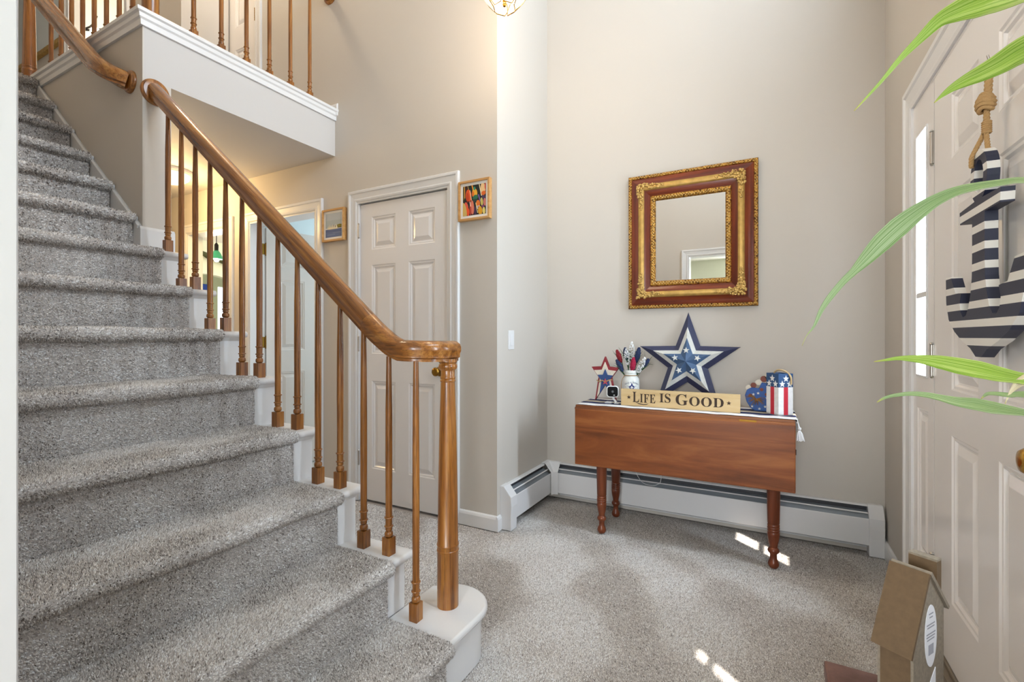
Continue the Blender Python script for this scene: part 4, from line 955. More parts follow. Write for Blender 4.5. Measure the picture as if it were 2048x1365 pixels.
# ------------------------------------------------------------------ gilt mirror
MX0, MX1, MZ0, MZ1 = -0.797, -0.056, 1.298, 2.142
mr = empty('wall_mirror', ((MX0 + MX1)/2, YM, MZ0), 'square wall mirror in a deep gilt and mahogany frame', 'mirror')
def orn_gold(name, scale, strength):
    t = NT(name); co = t.coords((1, 1, 1)); vo = t.n('ShaderNodeTexVoronoi', Scale=float(scale)); t.l(co, vo.inputs['Vector'])
    nz = t.n('ShaderNodeTexNoise', Scale=float(scale)*0.7, Detail=4.0); t.l(co, nz.inputs['Vector'])
    c = t.ramp(vo.outputs['Distance'], [(0.0, lin((206, 162, 76))), (0.45, lin((176, 124, 48))), (0.8, lin((86, 50, 18)))]); t.base(c)
    t.bump(vo.outputs['Distance'], strength, 0.004); t.set(Roughness=0.38, Metallic=0.65); return t.mat
GOLDO = orn_gold('gilt_leafwork', 95, 0.9); GOLDP = flat('gilt_plain', (196, 156, 84), 0.40, 0.45, var=0.18, vscale=30); GOLDL = flat('gilt_relief', (204, 166, 96), 0.38, 0.5, var=0.3, vscale=200)
MAHO = wood('mahogany_frame', [(70, 22, 8), (112, 42, 14), (140, 60, 22)], 'x', 1.0, 0.3, pores=False, coat=0.15)
MAHOZ = wood('mahogany_frame_upright', [(70, 22, 8), (112, 42, 14), (140, 60, 22)], 'z', 1.0, 0.3, pores=False, coat=0.15)
def mband(name, prof, mat, matz=None):
    """four mitred lengths of frame moulding; prof = [(inset, relief)]"""
    for side in range(4):
        mb = MB(); n = len(prof); vs = []
        for (i, d) in prof:
            A, B, C_, D_ = (MX0 + i, MZ0 + i), (MX1 - i, MZ0 + i), (MX1 - i, MZ1 - i), (MX0 + i, MZ1 - i)
            p, q = [(A, B), (B, C_), (C_, D_), (D_, A)][side]; vs += [(p[0], YM - d, p[1]), (q[0], YM - d, q[1])]
        mb.add(vs, [(2*k, 2*k+1, 2*k+3, 2*k+2) for k in range(n - 1)]); obj(name, mb, matz if (matz and side % 2) else mat, mr, smooth=40)
mband('outer_gilt_edge', [(0, 0.0), (0, 0.026), (0.004, 0.031), (0.018, 0.033), (0.022, 0.029)], GOLDO)
mband('mahogany_cove', [(0.022, 0.029), (0.026, 0.031), (0.040, 0.033), (0.054, 0.040), (0.064, 0.049), (0.068, 0.051)], MAHO, MAHOZ)
mband('gilt_moulding', [(0.068, 0.050), (0.071, 0.056), (0.078, 0.060), (0.088, 0.061), (0.098, 0.059), (0.104, 0.053), (0.105, 0.047)], GOLDP)
mband('mahogany_slope', [(0.105, 0.047), (0.110, 0.046), (0.125, 0.040), (0.139, 0.033)], MAHO, MAHOZ)
mband('inner_gilt_edge', [(0.139, 0.033), (0.143, 0.039), (0.155, 0.040), (0.166, 0.034), (0.171, 0.024), (0.172, 0.016)], GOLDO)
# raised leafwork: beads of relief along the gilt edges
def leafwork(inset, relief, pitch, rr):
    mb = MB(); A = [(MX0 + inset, MZ0 + inset), (MX1 - inset, MZ0 + inset), (MX1 - inset, MZ1 - inset), (MX0 + inset, MZ1 - inset)]
    for k in range(4):
        p, q = Vector(A[k]), Vector(A[(k+1) % 4]); n = int((q - p).length / pitch)
        for i in range(n):
            c = p + (q - p)*((i + 0.5)/n); d = (q - p).normalized(); pr = Vector((-d.y, d.x)); o_ = pr*rr*0.7*(1 if i % 2 else -1)
            mb.ball((c.x + o_.x, YM - relief, c.y + o_.y), (rr*RNG.uniform(.7, 1.1), 0.0035, rr*RNG.uniform(.7, 1.1)), 6, 4)
    return obj('gilt_leafwork', mb, GOLDL, mr, smooth=60)
leafwork(0.156, 0.040, 0.0085, 0.0055); leafwork(0.012, 0.033, 0.0085, 0.0048)
for sx, X in ((1, MX0 + 0.086), (-1, MX1 - 0.086)):
    for sz, Z in ((1, MZ0 + 0.086), (-1, MZ1 - 0.086)):
        mb = MB()
        for arm in (0, 1):
            for i in range(34):
                f = RNG.uniform(0, 1); L_ = 0.015 + 0.125*f; spread = 0.020*(1 - f)**0.7 + 0.003; w_ = RNG.uniform(-1, 1)*spread
                u, v = (L_, w_) if arm == 0 else (w_, L_)
                mb.ball((X + sx*u, YM - 0.061 - 0.004*(1 - f), Z + sz*v), (RNG.uniform(.005, .009)*(1.2 - 0.5*f), 0.006, RNG.uniform(.005, .009)*(1.2 - 0.5*f)), 6, 4)
        for i in range(16): mb.ball((X + sx*RNG.uniform(-.024, .018), YM - 0.064, Z + sz*RNG.uniform(-.024, .018)), (0.008, 0.008, 0.008), 6, 4)
        for (u, v) in ((0.030, -0.016), (-0.016, 0.030)):
            mb.tube([(X + sx*(u + (0.011 - 0.0006*i)*math.cos(i*0.55)), YM - 0.068, Z + sz*(v + (0.011 - 0.0006*i)*math.sin(i*0.55))) for i in range(14)], 0.0024, 5)
        obj('corner_ornament', mb, GOLDL, mr, smooth=60)
SILV = NT('mirror_silver'); SILV.set(Base_Color=(0.90, 0.91, 0.90, 1), Metallic=1.0, Roughness=0.01); SILV = SILV.mat
obj('mirror_glass', MB().box(MX0 + 0.165, MX1 - 0.165, YM - 0.022, YM - 0.018, MZ0 + 0.165, MZ1 - 0.165), SILV, mr)
obj('back_board', MB().box(MX0 + 0.01, MX1 - 0.01, YM - 0.018, YM - 0.001, MZ0 + 0.01, MZ1 - 0.01), CHERRYD, mr)

# ------------------------------------------------------------------ two framed pictures
PAPER = flat('picture_mount', (242, 238, 232), 0.8)
def picture(name, x0, x1, z0, z1, label, shapes, bw=0.013, mw=0.016):
    e = empty(name, ((x0 + x1)/2, YC, z0), label, 'picture'); Y0, Y1 = YC - 0.030, YC - 0.001
    for pts in ([(x0, z0), (x1, z0), (x1-bw, z0+bw), (x0+bw, z0+bw)], [(x1, z0), (x1, z1), (x1-bw, z1-bw), (x1-bw, z0+bw)], [(x1, z1), (x0, z1), (x0+bw, z1-bw), (x1-bw, z1-bw)], [(x0, z1), (x0, z0), (x0+bw, z0+bw), (x0+bw, z1-bw)]):
        obj('frame_rail', MB().prism(pts, 'y', Y0, Y1), LOAK, e, bevel=0.001)
    mnt = obj('mount', MB().box(x0 + bw, x1 - bw, YC - 0.020, YC - 0.016, z0 + bw, z1 - bw), PAPER, e)
    a, b, c, d = x0 + bw + mw, x1 - bw - mw, z0 + bw + mw, z1 - bw - mw
    mats = []; mb = MB(); idx = {}
    for k, (col, poly) in enumerate(shapes):
        if col not in idx: idx[col] = len(mats); mats.append(flat('ink_%02x%02x%02x' % col, col, 0.7))
        pts = [(a + (b - a)*min(1, max(0, u)), YC - 0.0202 - 0.00005*k, c + (d - c)*min(1, max(0, w))) for u, w in poly]
        mb.add(pts, [tuple(range(len(pts)))], idx[col])
    obj('print', mb, mats, mnt, recalc=False); return e
def ell(cx, cy, a, b, rot, t0=0, t1=360, n=18):
    r = math.radians(rot); out = []
    for i in range(n + 1):
        t_ = math.radians(t0 + (t1 - t0)*i/n); u, w = a*math.cos(t_), b*math.sin(t_); out.append((cx + u*math.cos(r) - w*math.sin(r), cy + u*math.sin(r) + w*math.cos(r)))
    return out
def rect(a, b, c, d): return [(a, c), (b, c), (b, d), (a, d)]
def slant(x, z0, x1, z1, w): return [(x, z0), (x + w, z0), (x1 + w, z1), (x1, z1)]
buoys = [((28, 30, 26), rect(0, 1, 0, 1)), ((92, 74, 22), rect(0, 0.08, 0.55, 1)), ((60, 20, 20), rect(0.12, 0.2, 0.7, 1)), ((210, 150, 60), slant(0.06, 0.6, 0.05, 1, 0.04)), ((170, 140, 70), slant(0.24, 0.85, 0.20, 1, 0.03)), ((230, 150, 40), slant(0.44, 0.8, 0.38, 1, 0.05)),
         ((222, 84, 28), ell(0.25, 0.66, 0.125, 0.22, 6)), ((196, 62, 20), ell(0.21, 0.62, 0.06, 0.16, 6)), ((244, 196, 150), slant(0.36, 0.5, 0.29, 0.84, 0.035)), ((110, 30, 16), rect(0.16, 0.38, 0.44, 0.485)),
         ((232, 170, 44), ell(0.52, 0.72, 0.115, 0.16, 8)), ((226, 116, 30), ell(0.45, 0.70, 0.05, 0.1, 8)), ((38, 108, 76), ell(0.55, 0.58, 0.115, 0.085, 10)), ((40, 140, 110), ell(0.51, 0.88, 0.045, 0.06, 0)), ((34, 62, 60), ell(0.54, 0.48, 0.09, 0.05, 8)),
         ((240, 222, 180), slant(0.80, 0.60, 0.70, 1, 0.035)), ((238, 196, 140), ell(0.88, 0.84, 0.10, 0.20, 8)), ((226, 104, 32), ell(0.90, 0.68, 0.095, 0.07, 8)), ((200, 70, 60), ell(1.0, 0.9, 0.05, 0.14, 0)), ((70, 50, 86), ell(0.90, 0.55, 0.09, 0.06, 0)),
         ((226, 92, 70), ell(0.16, 0.33, 0.07, 0.14, 20)), ((236, 86, 40), ell(0.22, 0.14, 0.07, 0.16, 10)), ((212, 176, 96), ell(0.06, 0.16, 0.11, 0.30, 10)), ((220, 120, 96), ell(0.42, 0.26, 0.075, 0.24, 4)), ((184, 66, 50), ell(0.34, 0.18, 0.04, 0.18, 4)), ((250, 214, 190), slant(0.33, 0.3, 0.30, 0.46, 0.03)),
         ((228, 118, 36), ell(0.67, 0.36, 0.085, 0.12, 10)), ((214, 200, 196), slant(0.62, 0.19, 0.60, 0.29, 0.15)), ((150, 90, 120), slant(0.66, 0.21, 0.65, 0.26, 0.09)), ((226, 160, 36), ell(0.76, 0.12, 0.09, 0.15, 8)), ((70, 44, 80), ell(0.55, 0.12, 0.05, 0.16, 0)), ((240, 226, 170), slant(0.64, 0.05, 0.56, 0.40, 0.025)),
         ((120, 90, 160), slant(0.74, 0.42, 0.66, 0.66, 0.05)), ((206, 190, 100), ell(0.83, 0.40, 0.055, 0.14, 8)), ((208, 120, 110), ell(0.96, 0.38, 0.06, 0.13, 6)), ((232, 210, 120), ell(0.92, 0.10, 0.06, 0.13, 6)), ((130, 60, 110), ell(0.88, 0.25, 0.05, 0.05, 0))]
picture('buoy_picture', -1.632, -1.414, 1.806, 2.041, 'small oak-framed picture of colourful lobster buoys near the niche corner', buoys)
sea = [((176, 184, 184), rect(0, 1, 0.38, 1)), ((186, 192, 196), rect(0, 1, 0.7, 1)), ((96, 112, 152), rect(0, 1, 0, 0.34)), ((84, 100, 140), rect(0, 1, 0.22, 0.30)), ((112, 128, 164), rect(0.1, 0.6, 0.08, 0.13)), ((120, 132, 160), rect(0.45, 0.95, 0.16, 0.19)), ((222, 204, 164), rect(0.18, 0.74, 0.33, 0.41)), ((134, 122, 40), [(0.64, 0.38), (1, 0.38), (1, 0.50), (0.86, 0.52), (0.70, 0.49)]), ((96, 84, 28), rect(0.72, 1, 0.36, 0.40))]
for k in range(9): x = 0.14 + 0.062*k; sea.append(((236, 222, 190), [(x - 0.03, 0.35), (x + 0.04, 0.35), (x + 0.01, 0.50 + 0.03*((k*7) % 3))]))
sea += [((240, 230, 200), [(0.66, 0.34), (0.76, 0.34), (0.69, 0.52)]), ((70, 60, 80), rect(0.60, 0.635, 0.40, 0.47)), ((90, 80, 60), rect(0.48, 0.495, 0.42, 0.52))]
picture('sailboat_picture', -2.812, -2.592, 1.795, 2.022, 'small oak-framed picture of sailboats hung between the two hall doors', sea)

# ------------------------------------------------------------------ anchor on the front door
ac = empty('anchor_plaque', (0.49, 1.622, 1.371), 'navy and white striped wooden anchor hanging on the front door by jute rope', 'wall decoration')
def stripes():
    t = NT('anchor_stripes'); tc = t.n('ShaderNodeTexCoord'); sp = t.n('ShaderNodeSeparateXYZ'); t.l(tc.outputs['Object'], sp.inputs[0])
    a = t.n('ShaderNodeMath', operation='MULTIPLY_ADD'); a.inputs[1].default_value = 1/0.0480; a.inputs[2].default_value = 0.30; t.l(sp.outputs['Z'], a.inputs[0])
    fr = t.n('ShaderNodeMath', operation='FRACT'); t.l(a.outputs[0], fr.inputs[0])
    t.base(t.ramp(fr.outputs[0], [(0.0, lin((40, 44, 66))), (0.595, lin((40, 44, 66))), (0.60, lin((232, 228, 222))), (1.0, lin((232, 228, 222)))], 'CONSTANT')); t.set(Roughness=0.5); return t.mat
STR = stripes()
def A3(u, z): return (1.622 - u*0.89, 1.12 + (z - 1.12)*0.949)
half = [(0.022, 1.493), (0.030, 1.487), (0.150, 1.482), (0.146, 1.446), (0.046, 1.446), (0.046, 1.34), (0.049, 1.28), (0.060, 1.238), (0.076, 1.202), (0.098, 1.180), (0.122, 1.176), (0.142, 1.192), (0.150, 1.216), (0.138, 1.246), (0.190, 1.251), (0.230, 1.303), (0.282, 1.306), (0.278, 1.225), (0.254, 1.173), (0.200, 1.136), (0.136, 1.110), (0.062, 1.088), (0.020, 1.066)]
poly = [A3(u, z) for u, z in half] + [A3(-u, z) for u, z in reversed(half)]
obj('anchor_board', MB().prism(poly, 'x', 0.465, 0.490), STR, ac)
ring = MB(); n = 32; vs = []
for x in (0.4656, 0.4894):
    for ro, rz in ((0.062, 0.070), (0.034, 0.044)):
        vs += [(x,) + A3(ro*math.sin(2*PI*k/n), 1.549 + rz*math.cos(2*PI*k/n)) for k in range(n)]
fs = []
for k in range(n):
    k2 = (k+1) % n; fs += [(k, k2, n+k2, n+k), (2*n+k, 3*n+k, 3*n+k2, 2*n+k2), (k, 2*n+k, 2*n+k2, k2), (n+k, n+k2, 3*n+k2, 3*n+k)]
obj('anchor_eye', ring.add(vs, fs), STR, ac)
JR = flat('jute_rope', (188, 150, 100), 0.9, bump=0.9, bscale=320, bdist=0.003)
def twisted(path, r, pitch, m):
    P = [Vector(p) for p in path]; s = [0]
    for a, b in zip(P, P[1:]): s.append(s[-1] + (b - a).length)
    for ph in (0, 2*PI/3, 4*PI/3):
        q = []
        for i, p in enumerate(P):
            t_ = (P[min(i+1, len(P)-1)] - P[max(i-1, 0)]).normalized(); n1 = t_.orthogonal().normalized(); n2 = t_.cross(n1); a = ph + 2*PI*s[i]/pitch
            q.append(p + (n1*math.cos(a) + n2*math.sin(a))*r*0.55)
        m.tube(q, r*0.62, 6)
rp = MB(); yr_ = 1.632
twisted([(0.486, 1.620 + 0.012*i/40, 1.812 - 0.09*i/40) for i in range(41)], 0.0075, 0.030, rp)
twisted([(0.484, yr_, 1.700 - 0.05*i/24) for i in range(25)], 0.006, 0.026, rp)
twisted([(0.480 - 0.020*min(1, i/20), yr_ + 0.006 + 0.012*math.sin(PI*0.5*i/30), 1.636 - 0.078*i/30) for i in range(31)], 0.005, 0.024, rp)
twisted([(0.482, yr_ - 0.004 - 0.012*i/20, 1.634 - 0.045*i/20) for i in range(21)], 0.005, 0.024, rp)
for z, rr in ((1.731, 0.013), (1.723, 0.018), (1.714, 0.020), (1.705, 0.019), (1.697, 0.015)): rp.tube([(0.482 + rr*0.8*math.cos(a), yr_ + rr*math.sin(a), z + 0.003*math.sin(2*a)) for a in [2*PI*i/20 for i in range(20)]], 0.0052, 6, closed=True)
for k in range(6): z = 1.664 - 0.0052*k; rp.tube([(0.484 + 0.0075*math.cos(a), yr_ + 0.0085*math.sin(a), z) for a in [2*PI*i/16 for i in range(16)]], 0.0032, 5, closed=True)
obj('rope', rp, JR, ac, smooth=60)
obj('wall_hook', MB().tube([(0.519, 1.620, 1.80), (0.500, 1.620, 1.806), (0.486, 1.620, 1.812), (0.482, 1.620, 1.828)], 0.003, 8), NICKEL, ac, smooth=60)

# ------------------------------------------------------------------ chandelier over the entry
CHX, CHY, CHZ = -1.030, 1.83, 2.572
ch = empty('chandelier', (CHX, CHY, CHZ), 'brass chandelier with faceted glass panels hanging over the entry', 'chandelier')
CG = NT('bevelled_glass'); CG.set(Base_Color=(1.0, 0.95, 0.82, 1), Roughness=0.12, Transmission_Weight=0.75, IOR=1.3, Emission_Color=(1.0, 0.80, 0.50, 1), Emission_Strength=0.6); CG = CG.mat
for k in range(6):
    a = 2*PI*k/6 + 0.35; c, s = math.cos(a), math.sin(a)
    P6 = [(-0.018, 0.0), (0.018, 0.0), (0.045, 0.045), (0.052, 0.10), (0.030, 0.17), (-0.030, 0.17), (-0.052, 0.10), (-0.045, 0.045)]
    def PV(u, w, t=0.0): r = 0.045 + 0.75*w*(1 - 1.6*w) + t; return (CHX + r*c - u*s, CHY + r*s + u*c, CHZ + w)
    mb = MB(); mb.add([PV(u, w) for u, w in P6] + [PV(u*0.7, 0.02 + w*0.8, 0.006) for u, w in P6], [(i, (i+1) % 8, 8+(i+1) % 8, 8+i) for i in range(8)] + [tuple(range(8, 16))]); gp = obj('glass_panel', mb, CG, ch)
    obj('panel_rim', MB().tube([PV(u, w) for u, w in P6], 0.0022, 6, closed=True), BRASS, ch, smooth=60)
obj('stem', MB().lathe([(0.004, 0.012), (0.009, 0.018), (0.006, 0.026), (0.010, 0.032), (0.005, 0.04), (0.005, 0.24), (0.02, 0.25), (0.005, 0.27), (0.004, ZT - CHZ)], (CHX, CHY, CHZ), 14), BRASS, ch, smooth=50)
obj('finial', MB().ball((CHX, CHY, CHZ + 0.014), 0.008), ABRASS, ch, smooth=60)
obj('bulb', MB().ball((CHX, CHY, CHZ + 0.12), (0.022, 0.022, 0.034)), emit('bulb_glow', (1.0, 0.72, 0.42), 18.0), ch, smooth=60)
light('chandelier_light', 'POINT', (CHX, CHY, CHZ + 0.30), 17, (1.0, 0.80, 0.58), 0.09)

# hall ceiling lamp
hl = empty('hall_ceiling_lamp', (-4.06, 1.96, ZC), 'round flush ceiling lamp glowing in the hall under the gallery', 'ceiling lamp')
obj('lamp_base', MB().lathe([(0.15, 0.0), (0.15, -0.02), (0.14, -0.03)], (-4.06, 1.96, ZC), 28), TRIM, hl, smooth=40)
obj('lamp_bowl', MB().lathe([(0.135, -0.03), (0.125, -0.06), (0.09, -0.085), (0.03, -0.10), (0.002, -0.10)], (-4.06, 1.96, ZC), 28), emit('lamp_bowl_glow', (1.0, 0.80, 0.50), 1.6), hl, smooth=60)
light('hall_light', 'POINT', (-4.06, 1.96, ZC - 0.20), 17, (1.0, 0.68, 0.30), 0.10)

# ------------------------------------------------------------------ plant stand, potted plant, birdhouse
ps = empty('plant_stand', (0.30, 0.89, 0), 'reddish-brown plant stand at the bottom edge beside the birdhouse', 'stand')
def leather():
    t = NT('mottled_brown_top'); co = t.coords((14, 14, 14)); nz = t.n('ShaderNodeTexNoise', Scale=1.0, Detail=6.0, Roughness=0.7); t.l(co, nz.inputs['Vector'])
    t.base(t.ramp(nz.outputs['Fac'], [(0.3, lin((84, 52, 40))), (0.5, lin((104, 70, 60))), (0.7, lin((124, 86, 70)))])); t.set(Roughness=0.55); return t.mat
LEA = leather()
obj('stand_top', MB().box(0.099, 0.500, 0.62, 1.175, 0.420, 0.450), LEA, ps, bevel=0.004)
for x in (0.125, 0.474):
    for y in (0.646, 1.149): obj('leg', MB().box(x - 0.018, x + 0.018, y - 0.018, y + 0.018, 0, 0.420), CHERRYD, ps)
for y in (0.66, 1.135): obj('apron', MB().box(0.143, 0.456, y - 0.009, y + 0.009, 0.36, 0.420), CHERRYD, ps)
for x in (0.125, 0.474): obj('apron', MB().box(x - 0.009, x + 0.009, 0.664, 1.131, 0.36, 0.420), CHERRYD, ps)

pp = empty('potted_plant', (0.36, 0.785, 0.45), 'leafy potted plant whose long striped green blades arch in from the right edge', 'potted plant')
obj('pot', MB().lathe([(0.070, 0), (0.078, 0.01), (0.098, 0.15), (0.104, 0.155), (0.104, 0.175), (0.096, 0.175), (0.090, 0.15), (0.001, 0.148)], (0.36, 0.785, 0.45), 30), flat('pot_glaze', (224, 218, 206), 0.3), pp, smooth=45)
obj('cane', MB().tube(bez([(0.36, 0.785, 0.59), (0.364, 0.78, 0.85), (0.358, 0.788, 1.10), (0.36, 0.785, 1.38)], 5), 0.011, 8), flat('cane_bark', (150, 128, 88), 0.8), pp, smooth=60)
def leafmat(name, ca, cb, cc):
    t = NT(name); at = t.n('ShaderNodeAttribute', attribute_name='across'); al = t.n('ShaderNodeAttribute', attribute_name='along')
    wv = t.n('ShaderNodeMath', operation='MULTIPLY'); wv.inputs[1].default_value = 7.0; t.l(at.outputs['Fac'], wv.inputs[0])
    cb_ = t.n('ShaderNodeCombineXYZ'); t.l(wv.outputs[0], cb_.inputs[0]); t.l(al.outputs['Fac'], cb_.inputs[1])
    nz = t.n('ShaderNodeTexNoise', Scale=1.6, Detail=4.0); t.l(cb_.outputs[0], nz.inputs['Vector'])
    c = t.ramp(nz.outputs['Fac'], [(0.35, lin(ca)), (0.5, lin(cb)), (0.66, lin(cc))])
    tip = t.ramp(al.outputs['Fac'], [(0.0, (1, 1, 1, 1)), (0.10, (0, 0, 0, 1))])
    mx = t.n('ShaderNodeMix', data_type='RGBA'); t.l(tip, mx.inputs[0]); t.l(c, mx.inputs[6]); mx.inputs[7].default_value = lin((190, 186, 96))
    t.base(mx.outputs[2]); t.set(Roughness=0.42, Transmission_Weight=0.0, Subsurface_Weight=0.0); return t.mat
LG = leafmat('leaf_green', (96, 146, 32), (146, 184, 66), (200, 216, 136)); LS = leafmat('leaf_silver', (84, 124, 56), (140, 170, 112), (190, 204, 168)); LDRY = leafmat('leaf_dry', (206, 190, 140), (226, 214, 178), (238, 230, 206))
LEAVES = [
 (LG, (-0.25, -0.90, -0.35), [(0.1498,1.1709,1.5758,.0006),(0.1701,1.1587,1.5947,.002),(0.1913,1.1444,1.615,.0029),(0.2146,1.127,1.64,.0047),(0.2391,1.1059,1.6585,.0072),(0.2613,1.0836,1.6726,.0113),(0.2813,1.0601,1.6693,.0168),(0.2991,1.0354,1.6614,.0218),(0.3182,1.0028,1.6486,.0246),(0.3437,0.9393,1.6147,.0223),(0.3587,0.8616,1.5423,.0136),(0.3604,0.7852,1.372,.0055)]),
 (LG, (-0.30, -0.90, -0.25), [(0.2549,1.0904,1.5324,.0005),(0.2624,1.0825,1.5385,.0026),(0.2741,1.0691,1.5442,.006),(0.2882,1.051,1.5456,.0099),(0.3012,1.0322,1.5446,.0129),(0.3146,1.0094,1.5439,.0155),(0.3303,0.9767,1.5437,.0185),(0.3478,0.9244,1.5313,.0184),(0.3587,0.8616,1.4867,.0124),(0.3604,0.7852,1.35,.0049)]),
 (LS, (-0.18, -0.95, -0.10), [(0.0623,1.2128,1.1004,.0003),(0.0705,1.2095,1.1222,.0005),(0.0839,1.2038,1.1425,.0021),(0.0961,1.1984,1.1752,.0042),(0.1113,1.1912,1.2027,.0058),(0.1318,1.1809,1.2319,.0062),(0.1498,1.1709,1.2521,.0071),(0.1701,1.1587,1.2769,.0128),(0.1913,1.1444,1.303,.0173),(0.2146,1.127,1.3276,.0178),(0.2361,1.1086,1.346,.0145),(0.256,1.0893,1.3593,.0106),(0.2765,1.0661,1.3659,.0081),(0.2949,1.0417,1.3648,.0065),(0.3146,1.0094,1.3591,.0051),(0.3303,0.9767,1.351,.0044),(0.3514,0.9091,1.3208,.0047),(0.3604,0.7852,1.2313,.0044)]),
 (LG, (-0.25, -0.95, 0.12), [(0.1794,1.1526,1.0712,.0006),(0.1982,1.1396,1.0761,.0024),(0.2146,1.127,1.0798,.0037),(0.2391,1.1059,1.0793,.0072),(0.2613,1.0836,1.0755,.0113),(0.2813,1.0601,1.0704,.0134),(0.2991,1.0354,1.0659,.0137),(0.3146,1.0094,1.061,.0116),(0.3303,0.9767,1.0573,.0081),(0.3478,0.9244,1.0512,.0061),(0.3604,0.7852,1.0731,.0044)]),
 (LS, (-0.25, -0.95, 0.15), [(0.1837,1.1497,0.9927,.0006),(0.1934,1.143,1.0018,.0024),(0.2048,1.1346,1.0082,.0028),(0.2271,1.1166,1.0152,.0037),(0.2448,1.1004,1.0161,.0045),(0.2613,1.0836,1.0137,.0052),(0.2789,1.0631,1.0103,.0076),(0.2949,1.0417,1.0098,.0098),(0.3109,1.016,1.0079,.0094),(0.3303,0.9767,1.0078,.0052),(0.3478,0.9244,1.0097,.0048),(0.3604,0.7852,1.0512,.0038)]),
 (LS, (-0.30, -0.85, 0.45), [(0.2999,1.0341,1.02,.0004),(0.3048,1.0264,1.0283,.0028),(0.3109,1.016,1.0306,.0031),(0.3215,0.996,1.031,.0038),(0.3303,0.9767,1.0344,.0052),(0.3514,0.9091,1.0362,.006),(0.3604,0.7852,1.0567,.0038)]),
 (LDRY, (-0.30, -0.85, 0.45), [(0.3182,1.0028,1.017,.0003),(0.3209,0.9974,1.0316,.0011),(0.3248,0.9892,1.044,.0038),(0.3294,0.9788,1.0534,.0067),(0.3437,0.9393,1.074,.007),(0.3604,0.7852,1.0949,.0038)]),
 (LG, (0.0, 0.4, 0.9), [(0.46,0.30,1.30,.001),(0.45,0.42,1.40,.012),(0.42,0.56,1.44,.018),(0.385,0.70,1.40,.012),(0.36,0.785,1.28,.005)]),
]
def leaf(mat, nrm, pts):
    n0 = Vector(nrm).normalized(); c = bez([Vector(p[:3]) for p in pts], 4); ws = []
    for i in range(len(pts) - 1):
        for k in range(4): ws.append(pts[i][3] + (pts[i+1][3] - pts[i][3])*k/4)
    ws.append(pts[-1][3]); A = (-1, -0.5, 0, 0.5, 1); vs = []; fs = []; ac_ = []; al_ = []
    for i, p in enumerate(c):
        t_ = (c[min(i+1, len(c)-1)] - c[max(i-1, 0)]).normalized(); w_ = t_.cross(n0).normalized(); nn = w_.cross(t_)
        for a in A: vs.append(p + w_*(a*ws[i]) + nn*(0.35*ws[i]*abs(a))); ac_.append(a); al_.append(i/(len(c)-1))
    for i in range(len(c) - 1):
        for j in range(4): fs.append((i*5+j, i*5+j+1, (i+1)*5+j+1, (i+1)*5+j))
    o = obj('leaf', MB().add(vs, fs), mat, pp, smooth=80, recalc=False)
    for nme, dat in (('across', ac_), ('along', al_)): at = o.data.attributes.new(nme, 'FLOAT', 'POINT'); at.data.foreach_set('value', dat)
    s_ = o.modifiers.new('solid', 'SOLIDIFY'); s_.thickness = 0.0006
for lf in LEAVES: leaf(*lf)

bh = empty('birdhouse', (0.22, 1.07, 0.45), 'plain brown board birdhouse with a round white sticker standing on the plant stand', 'birdhouse')
KR = flat('kraft_board', (100, 79, 55), 0.85, var=0.10, vscale=90, bump=0.3, bscale=200); KRE = flat('kraft_pale', (132, 120, 104), 0.9, var=0.15, vscale=160)  # greyer second tone for gables, one roof slope and the chimney top
B0 = Vector((0.213, 1.025, 0.45)); GD = Vector((0.546, 0.838, 0)); RD = Vector((-0.838, 0.546, 0))
MB_ = Matrix(((GD.x, RD.x, 0, B0.x), (GD.y, RD.y, 0, B0.y), (0, 0, 1, B0.z), (0, 0, 0, 1)))     # local: g across gable, r along ridge, z up
gw, rl, zr, el, er = 0.114, 0.0545, 0.262, 0.146, 0.186
obj('gable_front', MB().prism([(0, 0), (gw, 0), (gw, er + 0.002), (gw/2, zr - 0.008), (0, el + 0.006)], 'y', 0.0, 0.004).xf(MB_), KRE, bh)
obj('gable_back', MB().prism([(0, 0), (gw, 0), (gw, er + 0.002), (gw/2, zr - 0.008), (0, el + 0.006)], 'y', rl - 0.006, rl - 0.002).xf(MB_), KRE, bh)
obj('side_wall', MB().box(0, 0.004, 0.004, rl - 0.006, 0, el + 0.006).xf(MB_), KR, bh); obj('side_wall', MB().box(gw - 0.004, gw, 0.004, rl - 0.006, 0, er).xf(MB_), KR, bh)
def roofslab(g0, z0, g1, z1, th=0.006):
    n = Vector((-(z1 - z0), 0, (g1 - g0))).normalized() * th
    if n.z < 0: n = -n
    return [(g0, z0), (g1, z1), (g1 + n.x, z1 + n.z), (g0 + n.x, z0 + n.z)]
obj('roof_panel', MB().prism(roofslab(-0.0104, 0.128, gw/2, zr - 0.006), 'y', -0.003, rl + 0.002).xf(MB_), KR, bh)
obj('roof_panel', MB().prism(roofslab(gw + 0.012, 0.178, gw/2, zr - 0.006), 'y', -0.003, rl + 0.002).xf(MB_), KRE, bh)
chm = obj('chimney', MB().box(gw - 0.016, gw + 0.002, 0.004, 0.046, 0.17, 0.266).xf(MB_), KR, bh)
obj('chimney_top', MB().box(gw - 0.016, gw + 0.002, 0.004, 0.046, 0.266, 0.270).xf(MB_), KRE, chm)  # paler top face as a thin separate slab
STK = flat('sticker_white', (226, 226, 230), 0.5); STI = flat('sticker_ink', (150, 150, 158), 0.6)
stk = obj('sticker', MB().prism([(0.062 + 0.022*math.cos(2*PI*k/28), 0.148 + 0.054*math.sin(2*PI*k/28)) for k in range(28)], 'y', -0.0010, 0.0).xf(MB_), STK, bh)
mb = MB()
